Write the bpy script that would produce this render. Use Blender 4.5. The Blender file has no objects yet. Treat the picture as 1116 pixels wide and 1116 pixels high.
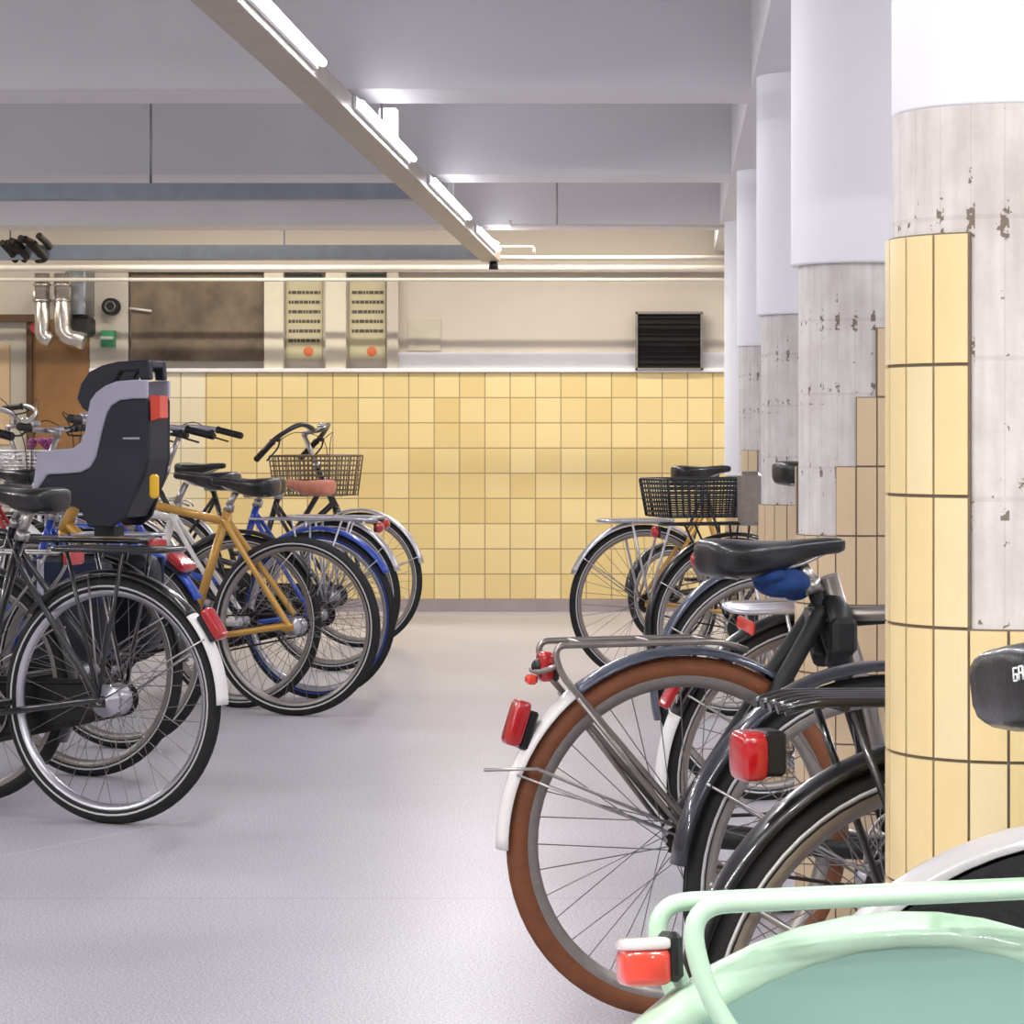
import bpy, math, random
from mathutils import Vector, Matrix
random.seed(7)
C = bpy.context.scene.collection
PI = math.pi
F = 2900.0; VX = 733.0; VY = 472.0; EYE = 1.08

def lin(c):
    return tuple((v/255/12.92 if v/255 <= .04045 else ((v/255+.055)/1.055)**2.4) for v in c)

# ------------------------------------------------------------------ materials
def mat(name, rgb, rough=.5, metal=0, var=0, scale=20, bump=0, coat=0, spec=.5, trans=0, emit=0):
    m = bpy.data.materials.new(name); m.use_nodes = True
    nt = m.node_tree; b = nt.nodes['Principled BSDF']
    c = lin(rgb)
    b.inputs['Base Color'].default_value = (*c, 1)
    b.inputs['Roughness'].default_value = rough
    b.inputs['Metallic'].default_value = metal
    b.inputs['Coat Weight'].default_value = coat
    b.inputs['Specular IOR Level'].default_value = spec
    b.inputs['Transmission Weight'].default_value = trans
    if emit:
        b.inputs['Emission Color'].default_value = (*c, 1); b.inputs['Emission Strength'].default_value = emit
    if var or bump:
        tc = nt.nodes.new('ShaderNodeTexCoord')
        n = nt.nodes.new('ShaderNodeTexNoise'); n.inputs['Scale'].default_value = scale; n.inputs['Detail'].default_value = 5
        nt.links.new(tc.outputs['Object'], n.inputs['Vector'])
        if var:
            r = nt.nodes.new('ShaderNodeValToRGB')
            r.color_ramp.elements[0].position = .3; r.color_ramp.elements[1].position = .7
            r.color_ramp.elements[0].color = (*[v*(1-var) for v in c], 1)
            r.color_ramp.elements[1].color = (*[min(1, v*(1+var)) for v in c], 1)
            nt.links.new(n.outputs['Fac'], r.inputs['Fac']); nt.links.new(r.outputs['Color'], b.inputs['Base Color'])
        if bump:
            bp = nt.nodes.new('ShaderNodeBump'); bp.inputs['Strength'].default_value = bump; bp.inputs['Distance'].default_value = .01
            nt.links.new(n.outputs['Fac'], bp.inputs['Height']); nt.links.new(bp.outputs['Normal'], b.inputs['Normal'])
    return m

def nodes(m):
    nt = m.node_tree
    def N(t, **kw):
        n = nt.nodes.new(t)
        for k, v in kw.items():
            if k.startswith('_'): setattr(n, k[1:], v)
            else: n.inputs[k.replace('__', ' ')].default_value = v
        return n
    return nt, N, nt.links.new

def math_node(N, L, op, a, b=None, c=None):
    n = N('ShaderNodeMath', _operation=op)
    for i, v in enumerate((a, b, c)):
        if v is None: continue
        if isinstance(v, (int, float)): n.inputs[i].default_value = v
        else: L(v, n.inputs[i])
    return n.outputs[0]

def mix_node(N, L, fac, a, b):
    n = N('ShaderNodeMix', _data_type='RGBA')
    for s, v in ((0, fac), (6, a), (7, b)):
        if isinstance(v, (int, float)): n.inputs[s].default_value = v
        elif isinstance(v, tuple): n.inputs[s].default_value = (*v, 1)
        else: L(v, n.inputs[s])
    return n.outputs[2]

def floor_mat():
    m = mat('speckled grey linoleum', (186, 184, 190), .34)
    nt, N, L = nodes(m); b = nt.nodes['Principled BSDF']
    tc = N('ShaderNodeTexCoord'); P = tc.outputs['Object']
    v = N('ShaderNodeTexNoise', Scale=190, Detail=3); L(P, v.inputs['Vector'])
    g = N('ShaderNodeTexNoise', Scale=1.3, Detail=4); L(P, g.inputs['Vector'])
    r = N('ShaderNodeValToRGB'); r.color_ramp.elements[0].position = .38; r.color_ramp.elements[1].position = .62
    r.color_ramp.elements[0].color = (*lin((158, 155, 162)), 1); r.color_ramp.elements[1].color = (*lin((210, 207, 213)), 1)
    L(v.outputs['Fac'], r.inputs['Fac'])
    r2 = N('ShaderNodeValToRGB'); r2.color_ramp.elements[0].position = .3; r2.color_ramp.elements[1].position = .7
    r2.color_ramp.elements[0].color = (.86, .86, .87, 1); r2.color_ramp.elements[1].color = (1, 1, 1, 1)
    L(g.outputs['Fac'], r2.inputs['Fac'])
    mu = N('ShaderNodeMix', _data_type='RGBA', _blend_type='MULTIPLY'); mu.inputs[0].default_value = 1
    L(r.outputs['Color'], mu.inputs[6]); L(r2.outputs['Color'], mu.inputs[7])
    sep = N('ShaderNodeSeparateXYZ'); L(P, sep.inputs[0])
    # welded sheet seams running across the floor
    y = math_node(N, L, 'SUBTRACT', sep.outputs['Y'], 6.177)
    fr = math_node(N, L, 'PINGPONG', y, 1.0)
    seam = math_node(N, L, 'LESS_THAN', fr, .005)
    d = mix_node(N, L, math_node(N, L, 'MULTIPLY', seam, .35), mu.outputs[2], lin((120, 116, 124)))
    # diagonal pale seam
    ux = math_node(N, L, 'MULTIPLY_ADD', sep.outputs['X'], .867, 0.0)
    uy = math_node(N, L, 'MULTIPLY', sep.outputs['Y'], -.498)
    s = math_node(N, L, 'ADD', ux, uy)
    s = math_node(N, L, 'ABSOLUTE', math_node(N, L, 'ADD', s, 4.87))
    lm = math_node(N, L, 'MULTIPLY', math_node(N, L, 'LESS_THAN', s, .007), math_node(N, L, 'LESS_THAN', sep.outputs['X'], -1.35))
    d = mix_node(N, L, math_node(N, L, 'MULTIPLY', lm, .5), d, lin((215, 208, 200)))
    L(d, b.inputs['Base Color'])
    rr = N('ShaderNodeMapRange'); rr.inputs['To Min'].default_value = .28; rr.inputs['To Max'].default_value = .42
    L(g.outputs['Fac'], rr.inputs['Value']); L(rr.outputs[0], b.inputs['Roughness'])
    return m

def wall_tile_mat(name, c1, c2, grout):
    m = mat(name, c1, .3)
    nt, N, L = nodes(m); b = nt.nodes['Principled BSDF']
    tc = N('ShaderNodeTexCoord'); sep = N('ShaderNodeSeparateXYZ'); L(tc.outputs['Object'], sep.inputs[0])
    def line(o, off, per, w):
        t = math_node(N, L, 'DIVIDE', math_node(N, L, 'SUBTRACT', o, off), per)
        p = math_node(N, L, 'PINGPONG', t, .5)
        return math_node(N, L, 'LESS_THAN', p, w/per/2), math_node(N, L, 'FLOOR', t)
    lx, ix = line(sep.outputs['X'], .244, .1533, .007)
    lz, iz = line(sep.outputs['Z'], .0745, .1525, .007)
    g = math_node(N, L, 'MAXIMUM', lx, lz)
    cb = N('ShaderNodeCombineXYZ'); L(ix, cb.inputs[0]); L(iz, cb.inputs[2])
    wn = N('ShaderNodeTexWhiteNoise', _noise_dimensions='3D'); L(cb.outputs[0], wn.inputs['Vector'])
    d = mix_node(N, L, wn.outputs['Value'], lin(c1), lin(c2))
    n2 = N('ShaderNodeTexNoise', Scale=1.1, Detail=3); L(tc.outputs['Object'], n2.inputs['Vector'])
    d = mix_node(N, L, g, d, lin(grout))
    L(d, b.inputs['Base Color'])
    L(math_node(N, L, 'MULTIPLY_ADD', g, .5, .28), b.inputs['Roughness'])
    return m

def concrete_mat():
    m = mat('board marked raw concrete', (196, 188, 180), .9, spec=.25)
    nt, N, L = nodes(m); b = nt.nodes['Principled BSDF']
    tc = N('ShaderNodeTexCoord'); P = tc.outputs['Object']
    sep = N('ShaderNodeSeparateXYZ'); L(P, sep.inputs[0])
    ang = math_node(N, L, 'ARCTAN2', sep.outputs['Y'], sep.outputs['X'])
    n1 = N('ShaderNodeTexNoise', Scale=9, Detail=8, Roughness=.65); L(P, n1.inputs['Vector'])
    mp = N('ShaderNodeMapping'); mp.inputs['Scale'].default_value = (1, 1, .12); L(P, mp.inputs[0])
    n2 = N('ShaderNodeTexNoise', Scale=60, Detail=4); L(mp.outputs[0], n2.inputs['Vector'])
    n3 = N('ShaderNodeTexNoise', Scale=55, Detail=5, Roughness=.65); L(P, n3.inputs['Vector'])
    r = N('ShaderNodeValToRGB'); r.color_ramp.elements[0].position = .32; r.color_ramp.elements[1].position = .68
    r.color_ramp.elements[0].color = (*lin((186, 179, 174)), 1); r.color_ramp.elements[1].color = (*lin((218, 214, 210)), 1)
    L(math_node(N, L, 'MULTIPLY_ADD', n2.outputs['Fac'], .4, math_node(N, L, 'MULTIPLY', n1.outputs['Fac'], .6)), r.inputs['Fac'])
    # vertical board joints
    t = math_node(N, L, 'PINGPONG', math_node(N, L, 'DIVIDE', math_node(N, L, 'ADD', ang, -.005), .288), .5)
    vj = math_node(N, L, 'LESS_THAN', t, .025)
    # lift joints
    zt = math_node(N, L, 'PINGPONG', math_node(N, L, 'DIVIDE', math_node(N, L, 'SUBTRACT', sep.outputs['Z'], 1.322), .158), .5)
    zw = math_node(N, L, 'ADD', zt, math_node(N, L, 'MULTIPLY', n3.outputs['Fac'], .02))
    hj = math_node(N, L, 'LESS_THAN', zw, .028)
    faint = math_node(N, L, 'MULTIPLY', math_node(N, L, 'MAXIMUM', vj, hj), .13)
    d = mix_node(N, L, faint, r.outputs['Color'], lin((120, 108, 98)))
    # honeycombing pits where joints cross and streaks along them
    nv = math_node(N, L, 'LESS_THAN', t, .13); nh = math_node(N, L, 'LESS_THAN', zt, .15)
    pit = math_node(N, L, 'MULTIPLY', math_node(N, L, 'GREATER_THAN', n3.outputs['Fac'], .55), math_node(N, L, 'MULTIPLY', nv, nh))
    pit2 = math_node(N, L, 'MULTIPLY', math_node(N, L, 'GREATER_THAN', n3.outputs['Fac'], .66), math_node(N, L, 'MAXIMUM', nv, nh))
    n4 = N('ShaderNodeTexNoise', Scale=5, Detail=1); L(P, n4.inputs['Vector'])
    pits = math_node(N, L, 'MULTIPLY', math_node(N, L, 'MAXIMUM', pit, pit2), math_node(N, L, 'GREATER_THAN', n4.outputs['Fac'], .47))
    d = mix_node(N, L, math_node(N, L, 'MULTIPLY', pits, .85), d, lin((104, 88, 74)))
    L(d, b.inputs['Base Color'])
    h = math_node(N, L, 'SUBTRACT', n1.outputs['Fac'], math_node(N, L, 'MULTIPLY', math_node(N, L, 'MAXIMUM', pits, math_node(N, L, 'MULTIPLY', vj, .5)), 1.2))
    bp = N('ShaderNodeBump', Strength=.6, Distance=.006); L(h, bp.inputs['Height']); L(bp.outputs['Normal'], b.inputs['Normal'])
    return m

M = {}
def mk(k, *a, **kw): M[k] = mat(k.replace('_', ' '), *a, **kw)
M['floor'] = floor_mat()
M['wall_tile'] = wall_tile_mat('yellow wall tile', (224, 200, 136), (236, 216, 158), (166, 144, 104))
M['wall_tile_pale'] = wall_tile_mat('pale cream wall tile', (226, 214, 180), (236, 226, 196), (176, 164, 136))
M['concrete'] = concrete_mat()
mk('white_paint', (236, 236, 240), .55, var=.02, scale=3)
mk('ceiling_paint', (224, 222, 224), .7, var=.03, scale=2)
mk('post_cream', (224, 216, 196), .6, var=.02)
mk('cream_paint', (202, 193, 180), .6, var=.03, scale=3)
mk('baseboard_grey', (158, 148, 150), .6, var=.1, scale=6)
mk('tile_yellow', (222, 200, 148), .28, var=.03, scale=9)
mk('tile_pale', (222, 205, 160), .28, var=.03, scale=9)
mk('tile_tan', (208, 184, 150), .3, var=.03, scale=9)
mk('grout', (118, 104, 88), .9)
mk('galvanised', (150, 154, 158), .38, .85, var=.12, scale=14)
mk('tray_beige', (178, 170, 160), .5, .25, var=.05, scale=9)
mk('tray_blue', (146, 156, 166), .42, .5, var=.1, scale=10)
mk('pipe_white', (222, 216, 206), .35, var=.03)
mk('duct_foil', (205, 200, 192), .25, .9, var=.1, scale=25)
mk('soot', (52, 48, 42), .9, var=.5, scale=18)
mk('mural_dark', (116, 102, 86), .8, var=.45, scale=5, bump=.2)
mk('poster_paper', (200, 192, 158), .7, var=.03)
mk('poster_faded', (196, 188, 172), .7, var=.08, scale=8)
mk('poster_ink', (92, 86, 76), .8)
mk('poster_header', (84, 88, 88), .7)
mk('poster_orange', (214, 116, 74), .7)
mk('vent_black', (15, 13, 11), .8, var=.2)
mk('wood_brown', (142, 102, 56), .5, var=.18, scale=5)
mk('wood_dark', (96, 68, 42), .6, var=.1)
mk('door_grey', (190, 184, 168), .5, var=.03)
mk('door_panel', (206, 178, 140), .5, var=.04)
mk('black_paint', (12, 12, 14), .28, coat=.6)
mk('black_matte', (18, 18, 19), .6, bump=.2, scale=90)
mk('black_leather', (13, 13, 14), .36, bump=.1, scale=140, coat=.3)
mk('black_plastic', (14, 14, 15), .45)
mk('fender_black', (44, 46, 54), .25, .3, coat=.6)
mk('tyre_black', (25, 24, 24), .75, var=.15, scale=60)
mk('tyre_brown', (122, 72, 42), .7, var=.12, scale=40)
mk('reflex_strip', (206, 206, 206), .35)
mk('chrome', (214, 212, 210), .16, .95)
mk('steel', (172, 168, 164), .32, .9, var=.08, scale=40)
mk('rack_steel', (150, 144, 136), .35, .85, var=.1, scale=40)
mk('alloy', (196, 196, 202), .3, .85)
mk('alloy_dull', (158, 152, 146), .42, .75, var=.08, scale=60)
mk('spoke', (130, 126, 124), .35, .8)
mk('white_enamel', (234, 232, 228), .3, coat=.4)
mk('grey_enamel', (178, 176, 176), .3, coat=.3)
mk('fender_slate', (84, 90, 104), .25, .3, coat=.6)
mk('gold_paint', (196, 150, 66), .35, .25, coat=.5)
mk('blue_paint', (36, 76, 176), .3, .1, coat=.5)
mk('navy_cloth', (28, 36, 62), .8, var=.25, scale=30)
mk('blue_cloth', (22, 60, 118), .85, var=.3, scale=40)
mk('red_lens', (172, 16, 22), .18, coat=.8)
mk('red_faded', (226, 70, 50), .2, coat=.8)
mk('red_faded_lens', (226, 70, 50), .2, coat=.8)
mk('orange_lens', (236, 120, 40), .2, coat=.6)
mk('clear_lens', (224, 214, 210), .12, coat=.8)
mk('mint', (180, 212, 184), .35, coat=.5, var=.015, scale=6)
mk('mint_dark', (122, 156, 144), .5)
mk('navy_plastic', (27, 29, 40), .5, var=.05)
mk('lilac_plastic', (176, 174, 190), .5, var=.03)
mk('salmon_leather', (196, 124, 98), .55, var=.12, scale=30)
mk('wire_brown', (112, 94, 72), .5, .3)
mk('wire_black', (24, 24, 26), .5)
mk('yellow_plastic', (240, 190, 40), .4)
mk('purple_plastic', (150, 60, 130), .4)
mk('green_sign', (60, 150, 100), .5)
mk('sign_white', (236, 240, 236), .5)
mk('red_paint', (176, 34, 26), .4)
mk('cassette', (44, 38, 34), .5, .6)
mk('cyan_plastic', (120, 180, 200), .4)

def tube_mat():
    m = bpy.data.materials.new('fluorescent tube'); m.use_nodes = True
    b = m.node_tree.nodes['Principled BSDF']
    b.inputs['Base Color'].default_value = (.9, .9, .95, 1)
    b.inputs['Emission Color'].default_value = (.88, .9, 1, 1); b.inputs['Emission Strength'].default_value = 3.5
    return m
M['tube'] = tube_mat()

# ------------------------------------------------------------------ mesh helpers
def V(*a): return Vector(a)

class MB:
    def __init__(s): s.v = []; s.f = []; s.sm = []; s.mi = []; s.cur = 0
    def add(s, vs, fs, smooth=True):
        o = len(s.v); s.v += [tuple(p) for p in vs]
        for f in fs: s.f.append(tuple(i+o for i in f)); s.sm.append(smooth); s.mi.append(s.cur)
        return s
    def box(s, c, d, rot=None, bev=0):
        hx, hy, hz = d[0]/2, d[1]/2, d[2]/2
        if bev:
            b = min(bev, hx*.95, hy*.95, hz*.95)
            vs = []
            for sx in (-1, 1):
                for sy in (-1, 1):
                    for sz in (-1, 1):
                        vs += [V(sx*(hx-b), sy*(hy-b), sz*hz), V(sx*(hx-b), sy*hy, sz*(hz-b)), V(sx*hx, sy*(hy-b), sz*(hz-b))]
            def ix(sx, sy, sz, k): return ((sx > 0)*4+(sy > 0)*2+(sz > 0))*3+k
            fs = []
            for q in (-1, 1):
                fs.append([ix(-1, -1, q, 0), ix(1, -1, q, 0), ix(1, 1, q, 0), ix(-1, 1, q, 0)][::q])
                fs.append([ix(-1, q, -1, 1), ix(-1, q, 1, 1), ix(1, q, 1, 1), ix(1, q, -1, 1)][::q])
                fs.append([ix(q, -1, -1, 2), ix(q, 1, -1, 2), ix(q, 1, 1, 2), ix(q, -1, 1, 2)][::q])
            for a in (-1, 1):
                for c2 in (-1, 1):
                    fs.append([ix(-1, a, c2, 0), ix(1, a, c2, 0), ix(1, a, c2, 1), ix(-1, a, c2, 1)])
                    fs.append([ix(a, -1, c2, 0), ix(a, 1, c2, 0), ix(a, 1, c2, 2), ix(a, -1, c2, 2)])
                    fs.append([ix(a, c2, -1, 1), ix(a, c2, 1, 1), ix(a, c2, 1, 2), ix(a, c2, -1, 2)])
                    for e in (-1, 1): fs.append([ix(a, c2, e, 0), ix(a, c2, e, 1), ix(a, c2, e, 2)])
        else:
            vs = [V(x, y, z) for x in (-hx, hx) for y in (-hy, hy) for z in (-hz, hz)]
            fs = [(0, 1, 3, 2), (4, 6, 7, 5), (0, 4, 5, 1), (2, 3, 7, 6), (0, 2, 6, 4), (1, 5, 7, 3)]
        if rot: vs = [rot @ p for p in vs]
        c = Vector(c)
        return s.add([p+c for p in vs], fs, False)
    def tube(s, pts, r, n=10, closed=False, cap=True, flat=None):
        pts = [Vector(p) for p in pts]; k = len(pts)
        rr = r if isinstance(r, (list, tuple)) else [r]*k
        T = []
        for i in range(k):
            a = pts[(i-1) % k] if (closed or i > 0) else pts[i]
            b = pts[(i+1) % k] if (closed or i < k-1) else pts[i]
            d = (b-a); T.append(d.normalized() if d.length > 1e-9 else V(0, 0, 1))
        up = V(0, 1, 0) if abs(T[0].y) < .9 else V(0, 0, 1)
        nrm = (up - T[0]*up.dot(T[0])).normalized()
        vs = []
        for i in range(k):
            nrm = (nrm - T[i]*nrm.dot(T[i]))
            nrm = nrm.normalized() if nrm.length > 1e-6 else T[i].orthogonal().normalized()
            bi = T[i].cross(nrm)
            for j in range(n):
                a = 2*PI*j/n
                fl = flat if flat else 1
                vs.append(pts[i] + (nrm*math.cos(a) + bi*math.sin(a)*fl)*rr[i])
        fs = []
        for i in range(k if closed else k-1):
            for j in range(n):
                a = i*n+j; b = i*n+(j+1) % n; i2 = (i+1) % k
                fs.append((a, b, i2*n+(j+1) % n, i2*n+j))
        s.add(vs, fs, True)
        if cap and not closed:
            o = len(s.v) - len(vs)
            s.f.append(tuple(o+j for j in range(n))[::-1]); s.sm.append(False); s.mi.append(s.cur)
            s.f.append(tuple(o+(k-1)*n+j for j in range(n))); s.sm.append(False); s.mi.append(s.cur)
        return s
    def sbox(s, c, d, rot=None, e=.45, n=20, m=12):
        c = Vector(c); vs = []; P = lambda v: math.copysign(abs(v)**e, v)
        for i in range(m+1):
            t = -PI/2+PI*i/m
            for j in range(n):
                a = 2*PI*j/n
                p = V(P(math.cos(t))*P(math.cos(a))*d[0]/2, P(math.cos(t))*P(math.sin(a))*d[1]/2, P(math.sin(t))*d[2]/2)
                vs.append((rot @ p if rot else p)+c)
        fs = [(i*n+j, i*n+(j+1) % n, (i+1)*n+(j+1) % n, (i+1)*n+j) for i in range(m) for j in range(n)]
        return s.add(vs, fs, True)
    def cyl(s, a, b, r, n=16, r2=None): return s.tube([a, b], [r, r if r2 is None else r2], n)
    def lathe_y(s, prof, n=48, c=(0, 0, 0), closed=True, smooth=True):   # prof: (radius, y) loop spun about the y axis
        k = len(prof); vs = []; c = Vector(c)
        for i in range(n):
            a = 2*PI*i/n
            for (r, y) in prof: vs.append(V(r*math.cos(a), y, r*math.sin(a))+c)
        fs = []
        for i in range(n):
            for j in range(k if closed else k-1):
                fs.append((i*k+j, i*k+(j+1) % k, ((i+1) % n)*k+(j+1) % k, ((i+1) % n)*k+j))
        return s.add(vs, fs, smooth)
    def lathe_z(s, prof, n=32, c=(0, 0, 0), a0=0, a1=2*PI, smooth=True):
        k = len(prof); vs = []; c = Vector(c); full = abs(a1-a0-2*PI) < 1e-6
        m = n if full else n+1
        for i in range(m):
            a = a0+(a1-a0)*i/n
            for (r, z) in prof: vs.append(V(r*math.cos(a), r*math.sin(a), z)+c)
        fs = []
        for i in range(n):
            i2 = (i+1) % m
            for j in range(k-1): fs.append((i*k+j, i2*k+j, i2*k+j+1, i*k+j+1))
        return s.add(vs, fs, smooth)
    def ell(s, c, r, n=16, m=10, rot=None):
        c = Vector(c); vs = []
        for i in range(m+1):
            t = PI*i/m
            for j in range(n):
                a = 2*PI*j/n
                p = V(r[0]*math.sin(t)*math.cos(a), r[1]*math.sin(t)*math.sin(a), r[2]*math.cos(t))
                vs.append((rot @ p if rot else p)+c)
        fs = [(i*n+j, (i+1)*n+j, (i+1)*n+(j+1) % n, i*n+(j+1) % n) for i in range(m) for j in range(n)]
        return s.add(vs, fs, True)
    def loft(s, rings, cap=True, smooth=True):
        n = len(rings[0]); vs = [p for r in rings for p in r]
        fs = [(i*n+j, i*n+(j+1) % n, (i+1)*n+(j+1) % n, (i+1)*n+j) for i in range(len(rings)-1) for j in range(n)]
        s.add(vs, fs, smooth)
        if cap:
            o = len(s.v)-len(vs); k = len(rings)
            s.f.append(tuple(o+j for j in range(n))[::-1]); s.sm.append(False); s.mi.append(s.cur)
            s.f.append(tuple(o+(k-1)*n+j for j in range(n))); s.sm.append(False); s.mi.append(s.cur)
        return s
    def prism_y(s, poly, y0, y1):      # poly of (x, z), extruded along y
        n = len(poly)
        vs = [V(x, y0, z) for x, z in poly]+[V(x, y1, z) for x, z in poly]
        fs = [tuple(range(n)), tuple(range(2*n-1, n-1, -1))]+[(i, i+n, (i+1) % n+n, (i+1) % n) for i in range(n)]
        return s.add(vs, fs, False)
    def build(s, name, m, parent=None, loc=None, bevel=0):
        me = bpy.data.meshes.new(name); me.from_pydata(s.v, [], s.f)
        me.polygons.foreach_set('use_smooth', s.sm)
        ms = m if isinstance(m, (list, tuple)) else [m]
        for x in ms: me.materials.append(M[x])
        me.polygons.foreach_set('material_index', s.mi)
        me.update()
        o = bpy.data.objects.new(name, me); C.objects.link(o)
        if loc is not None:
            me.transform(Matrix.Translation(-Vector(loc))); o.location = loc
        if parent is not None:
            o.parent = parent
            if parent.type == 'MESH' and loc is None: o.location = -Vector(parent.location); 
            elif parent.type == 'MESH': o.location = Vector(loc)-Vector(parent.location)
        if bevel:
            b = o.modifiers.new('bevel', 'BEVEL'); b.width = bevel; b.segments = 2; b.limit_method = 'ANGLE'
        return o

def tag(o, label=None, cat=None, group=None, kind=None):
    if label: o['label'] = label
    if cat: o['category'] = cat
    if group: o['group'] = group
    if kind: o['kind'] = kind
    return o
def empty(name, loc=(0, 0, 0), rz=0, label=None, cat=None, group=None):
    o = bpy.data.objects.new(name, None); C.objects.link(o); o.location = loc; o.rotation_euler = (0, 0, rz)
    o.empty_display_size = .1
    return tag(o, label, cat, group)
def structure(name, mb, m): return tag(mb.build(name, m), kind='structure')

def smooth(pts, n=6):
    P = [Vector(p) for p in pts]; out = []
    for i in range(len(P)-1):
        p0 = P[max(i-1, 0)]; p1 = P[i]; p2 = P[i+1]; p3 = P[min(i+2, len(P)-1)]
        for k in range(n):
            t = k/n
            out.append(.5*((2*p1)+(p2-p0)*t+(2*p0-5*p1+4*p2-p3)*t*t+(3*p1-p0-3*p2+p3)*t**3))
    out.append(P[-1]); return out
def rounded(pts, r, n=5, closed=False):
    P = [Vector(p) for p in pts]; out = []; k = len(P)
    for i in range(k):
        if not closed and i in (0, k-1): out.append(P[i]); continue
        a = P[i-1]; b = P[i]; c = P[(i+1) % k]
        u = (a-b); w = (c-b); rr = min(r, u.length*.49, w.length*.49)
        s0 = b+u.normalized()*rr; s1 = b+w.normalized()*rr
        for j in range(n+1):
            t = j/n; out.append(s0*(1-t)**2+b*2*t*(1-t)+s1*t*t)
    return out

# ------------------------------------------------------------------ bicycle parts (x forward, z up, origin on the floor below the rear hub)
def wheel(root, name, x, r, tyre='tyre_black', rim='alloy', nsp=36, strip=True, hub_r=.022, gear=False, tw=.019, rim_in=.016, steer=0, spk=.0011, strip_mat='reflex_strip', rimdepth=.0):
    c = V(x, 0, r)
    rt = r-tw                              # tyre centre radius
    n = 64
    b = MB()
    rr = rt-.013
    prof = [(rr+.004, .0125), (rr+.006, .0105), (rr-.002, .007), (rr-rim_in*.6, .009), (rr-rim_in, .003), (rr-rim_in, -.003), (rr-rim_in*.6, -.009), (rr-.002, -.007), (rr+.006, -.0105), (rr+.004, -.0125), (rr-.006, -.0125), (rr-rim_in-.003, -.004), (rr-rim_in-.003, .004), (rr-.006, .0125)]
    b.lathe_y([(p[0], p[1]*1.15) for p in prof], n, c)
    w = b.build(name, rim, root, loc=c)
    t = MB(); k = 12
    t.lathe_y([(rt+tw*math.cos(2*PI*i/k)*1.0, tw*math.sin(2*PI*i/k)) for i in range(k)], n, c)
    # shoulder tread blocks, low ridges around the crown
    for yy in (-.006, .006):
        t.lathe_y([(r-.0025, yy-.0012), (r+.0006, yy-.0008), (r+.0006, yy+.0008), (r-.0025, yy+.0012)], n, c)
    t.build('tire', tyre, w)
    if strip:
        q = MB()
        for sy in (-1, 1):
            ra = rt-.004
            q.lathe_y([(ra-.003, sy*(tw*.995)), (ra+.001, sy*(tw+.0008)), (ra+.003, sy*(tw*.995))], n, c)
        q.build('reflective_strip', strip_mat, w)
    h = MB()
    h.lathe_y([(.0, -.062), (.006, -.062), (.006, -.04), (hub_r*1.2, -.034), (hub_r*1.2, -.031), (hub_r*.62 if hub_r < .03 else hub_r*.95, -.027), (hub_r*.62 if hub_r < .03 else hub_r, 0), (hub_r*.62 if hub_r < .03 else hub_r*.95, .027), (hub_r*1.2, .031), (hub_r*1.2, .034), (.006, .04), (.006, .062), (.0, .062)], 24, c)
    for sy in (-1, 1): h.lathe_y([(0, sy*.058), (.0095, sy*.058), (.0095, sy*.066), (0, sy*.066)], 6, c, smooth=False)
    h.build('hub', 'alloy', w)
    if gear:
        g = MB()
        nt_ = 20
        for (rg, yg) in ((.036, -.040), (.042, -.045)):
            vs = []; prof = []
            for i in range(nt_*2):
                a = PI*i/nt_; q = rg+(.0035 if i % 2 else -.0015); prof.append((x+q*math.cos(a), r+q*math.sin(a)))
            g.prism_y(prof, yg-.0015, yg+.0015)
        g.lathe_y([(.02, -.036), (.03, -.036), (.03, -.05), (.02, -.05)], 20, c)
        g.build('sprocket', 'cassette', w)
    sp = MB()
    for i in range(nsp):
        side = 1 if i % 2 else -1
        a = 2*PI*i/nsp
        cross = (1 if (i//2) % 2 else -1)*math.radians(62 if nsp > 20 else 35)
        ha = a+cross
        p0 = c+V(hub_r*1.1*math.cos(ha), side*.032, hub_r*1.1*math.sin(ha))
        p1 = c+V((rr-rim_in)*math.cos(a), side*.003, (rr-rim_in)*math.sin(a))
        sp.tube([p0, p1], spk, 4, cap=False)
    sp.build('spokes', 'spoke', w)
    return w

def fender_arc(mb, c, R, a0, a1, w=.05, depth=.014, n=28, th=.0016, skirt=0):
    rings = []
    m = 7
    for i in range(n+1):
        a = math.radians(a0+(a1-a0)*i/n); ring = []
        er = V(math.cos(a), 0, math.sin(a))
        for q in range(m):
            t = -1+2*q/(m-1); y = t*w/2; rad = R-depth*(1-math.sqrt(max(0, 1-t*t*.92)))/.72
            if skirt and q in (0, m-1): rad = R-skirt
            ring.append(c+er*rad+V(0, y, 0))
        for q in range(m-1, -1, -1):
            t = -1+2*q/(m-1); y = t*(w/2-th); rad = R-th-depth*(1-math.sqrt(max(0, 1-t*t*.92)))/.72
            if skirt and q in (0, m-1): rad = R-skirt
            ring.append(c+er*rad+V(0, y, 0))
        rings.append(ring)
    return mb.loft(rings)

def stay(mb, c, R, ang, w=.025, r=.0028, hubz=0):
    a = math.radians(ang); top = c+V(math.cos(a)*R, 0, math.sin(a)*R)
    for sy in (-1, 1):
        mb.tube([c+V(0, sy*.066, 0), top+V(0, sy*w, 0)], r, 6)
    return mb

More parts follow.
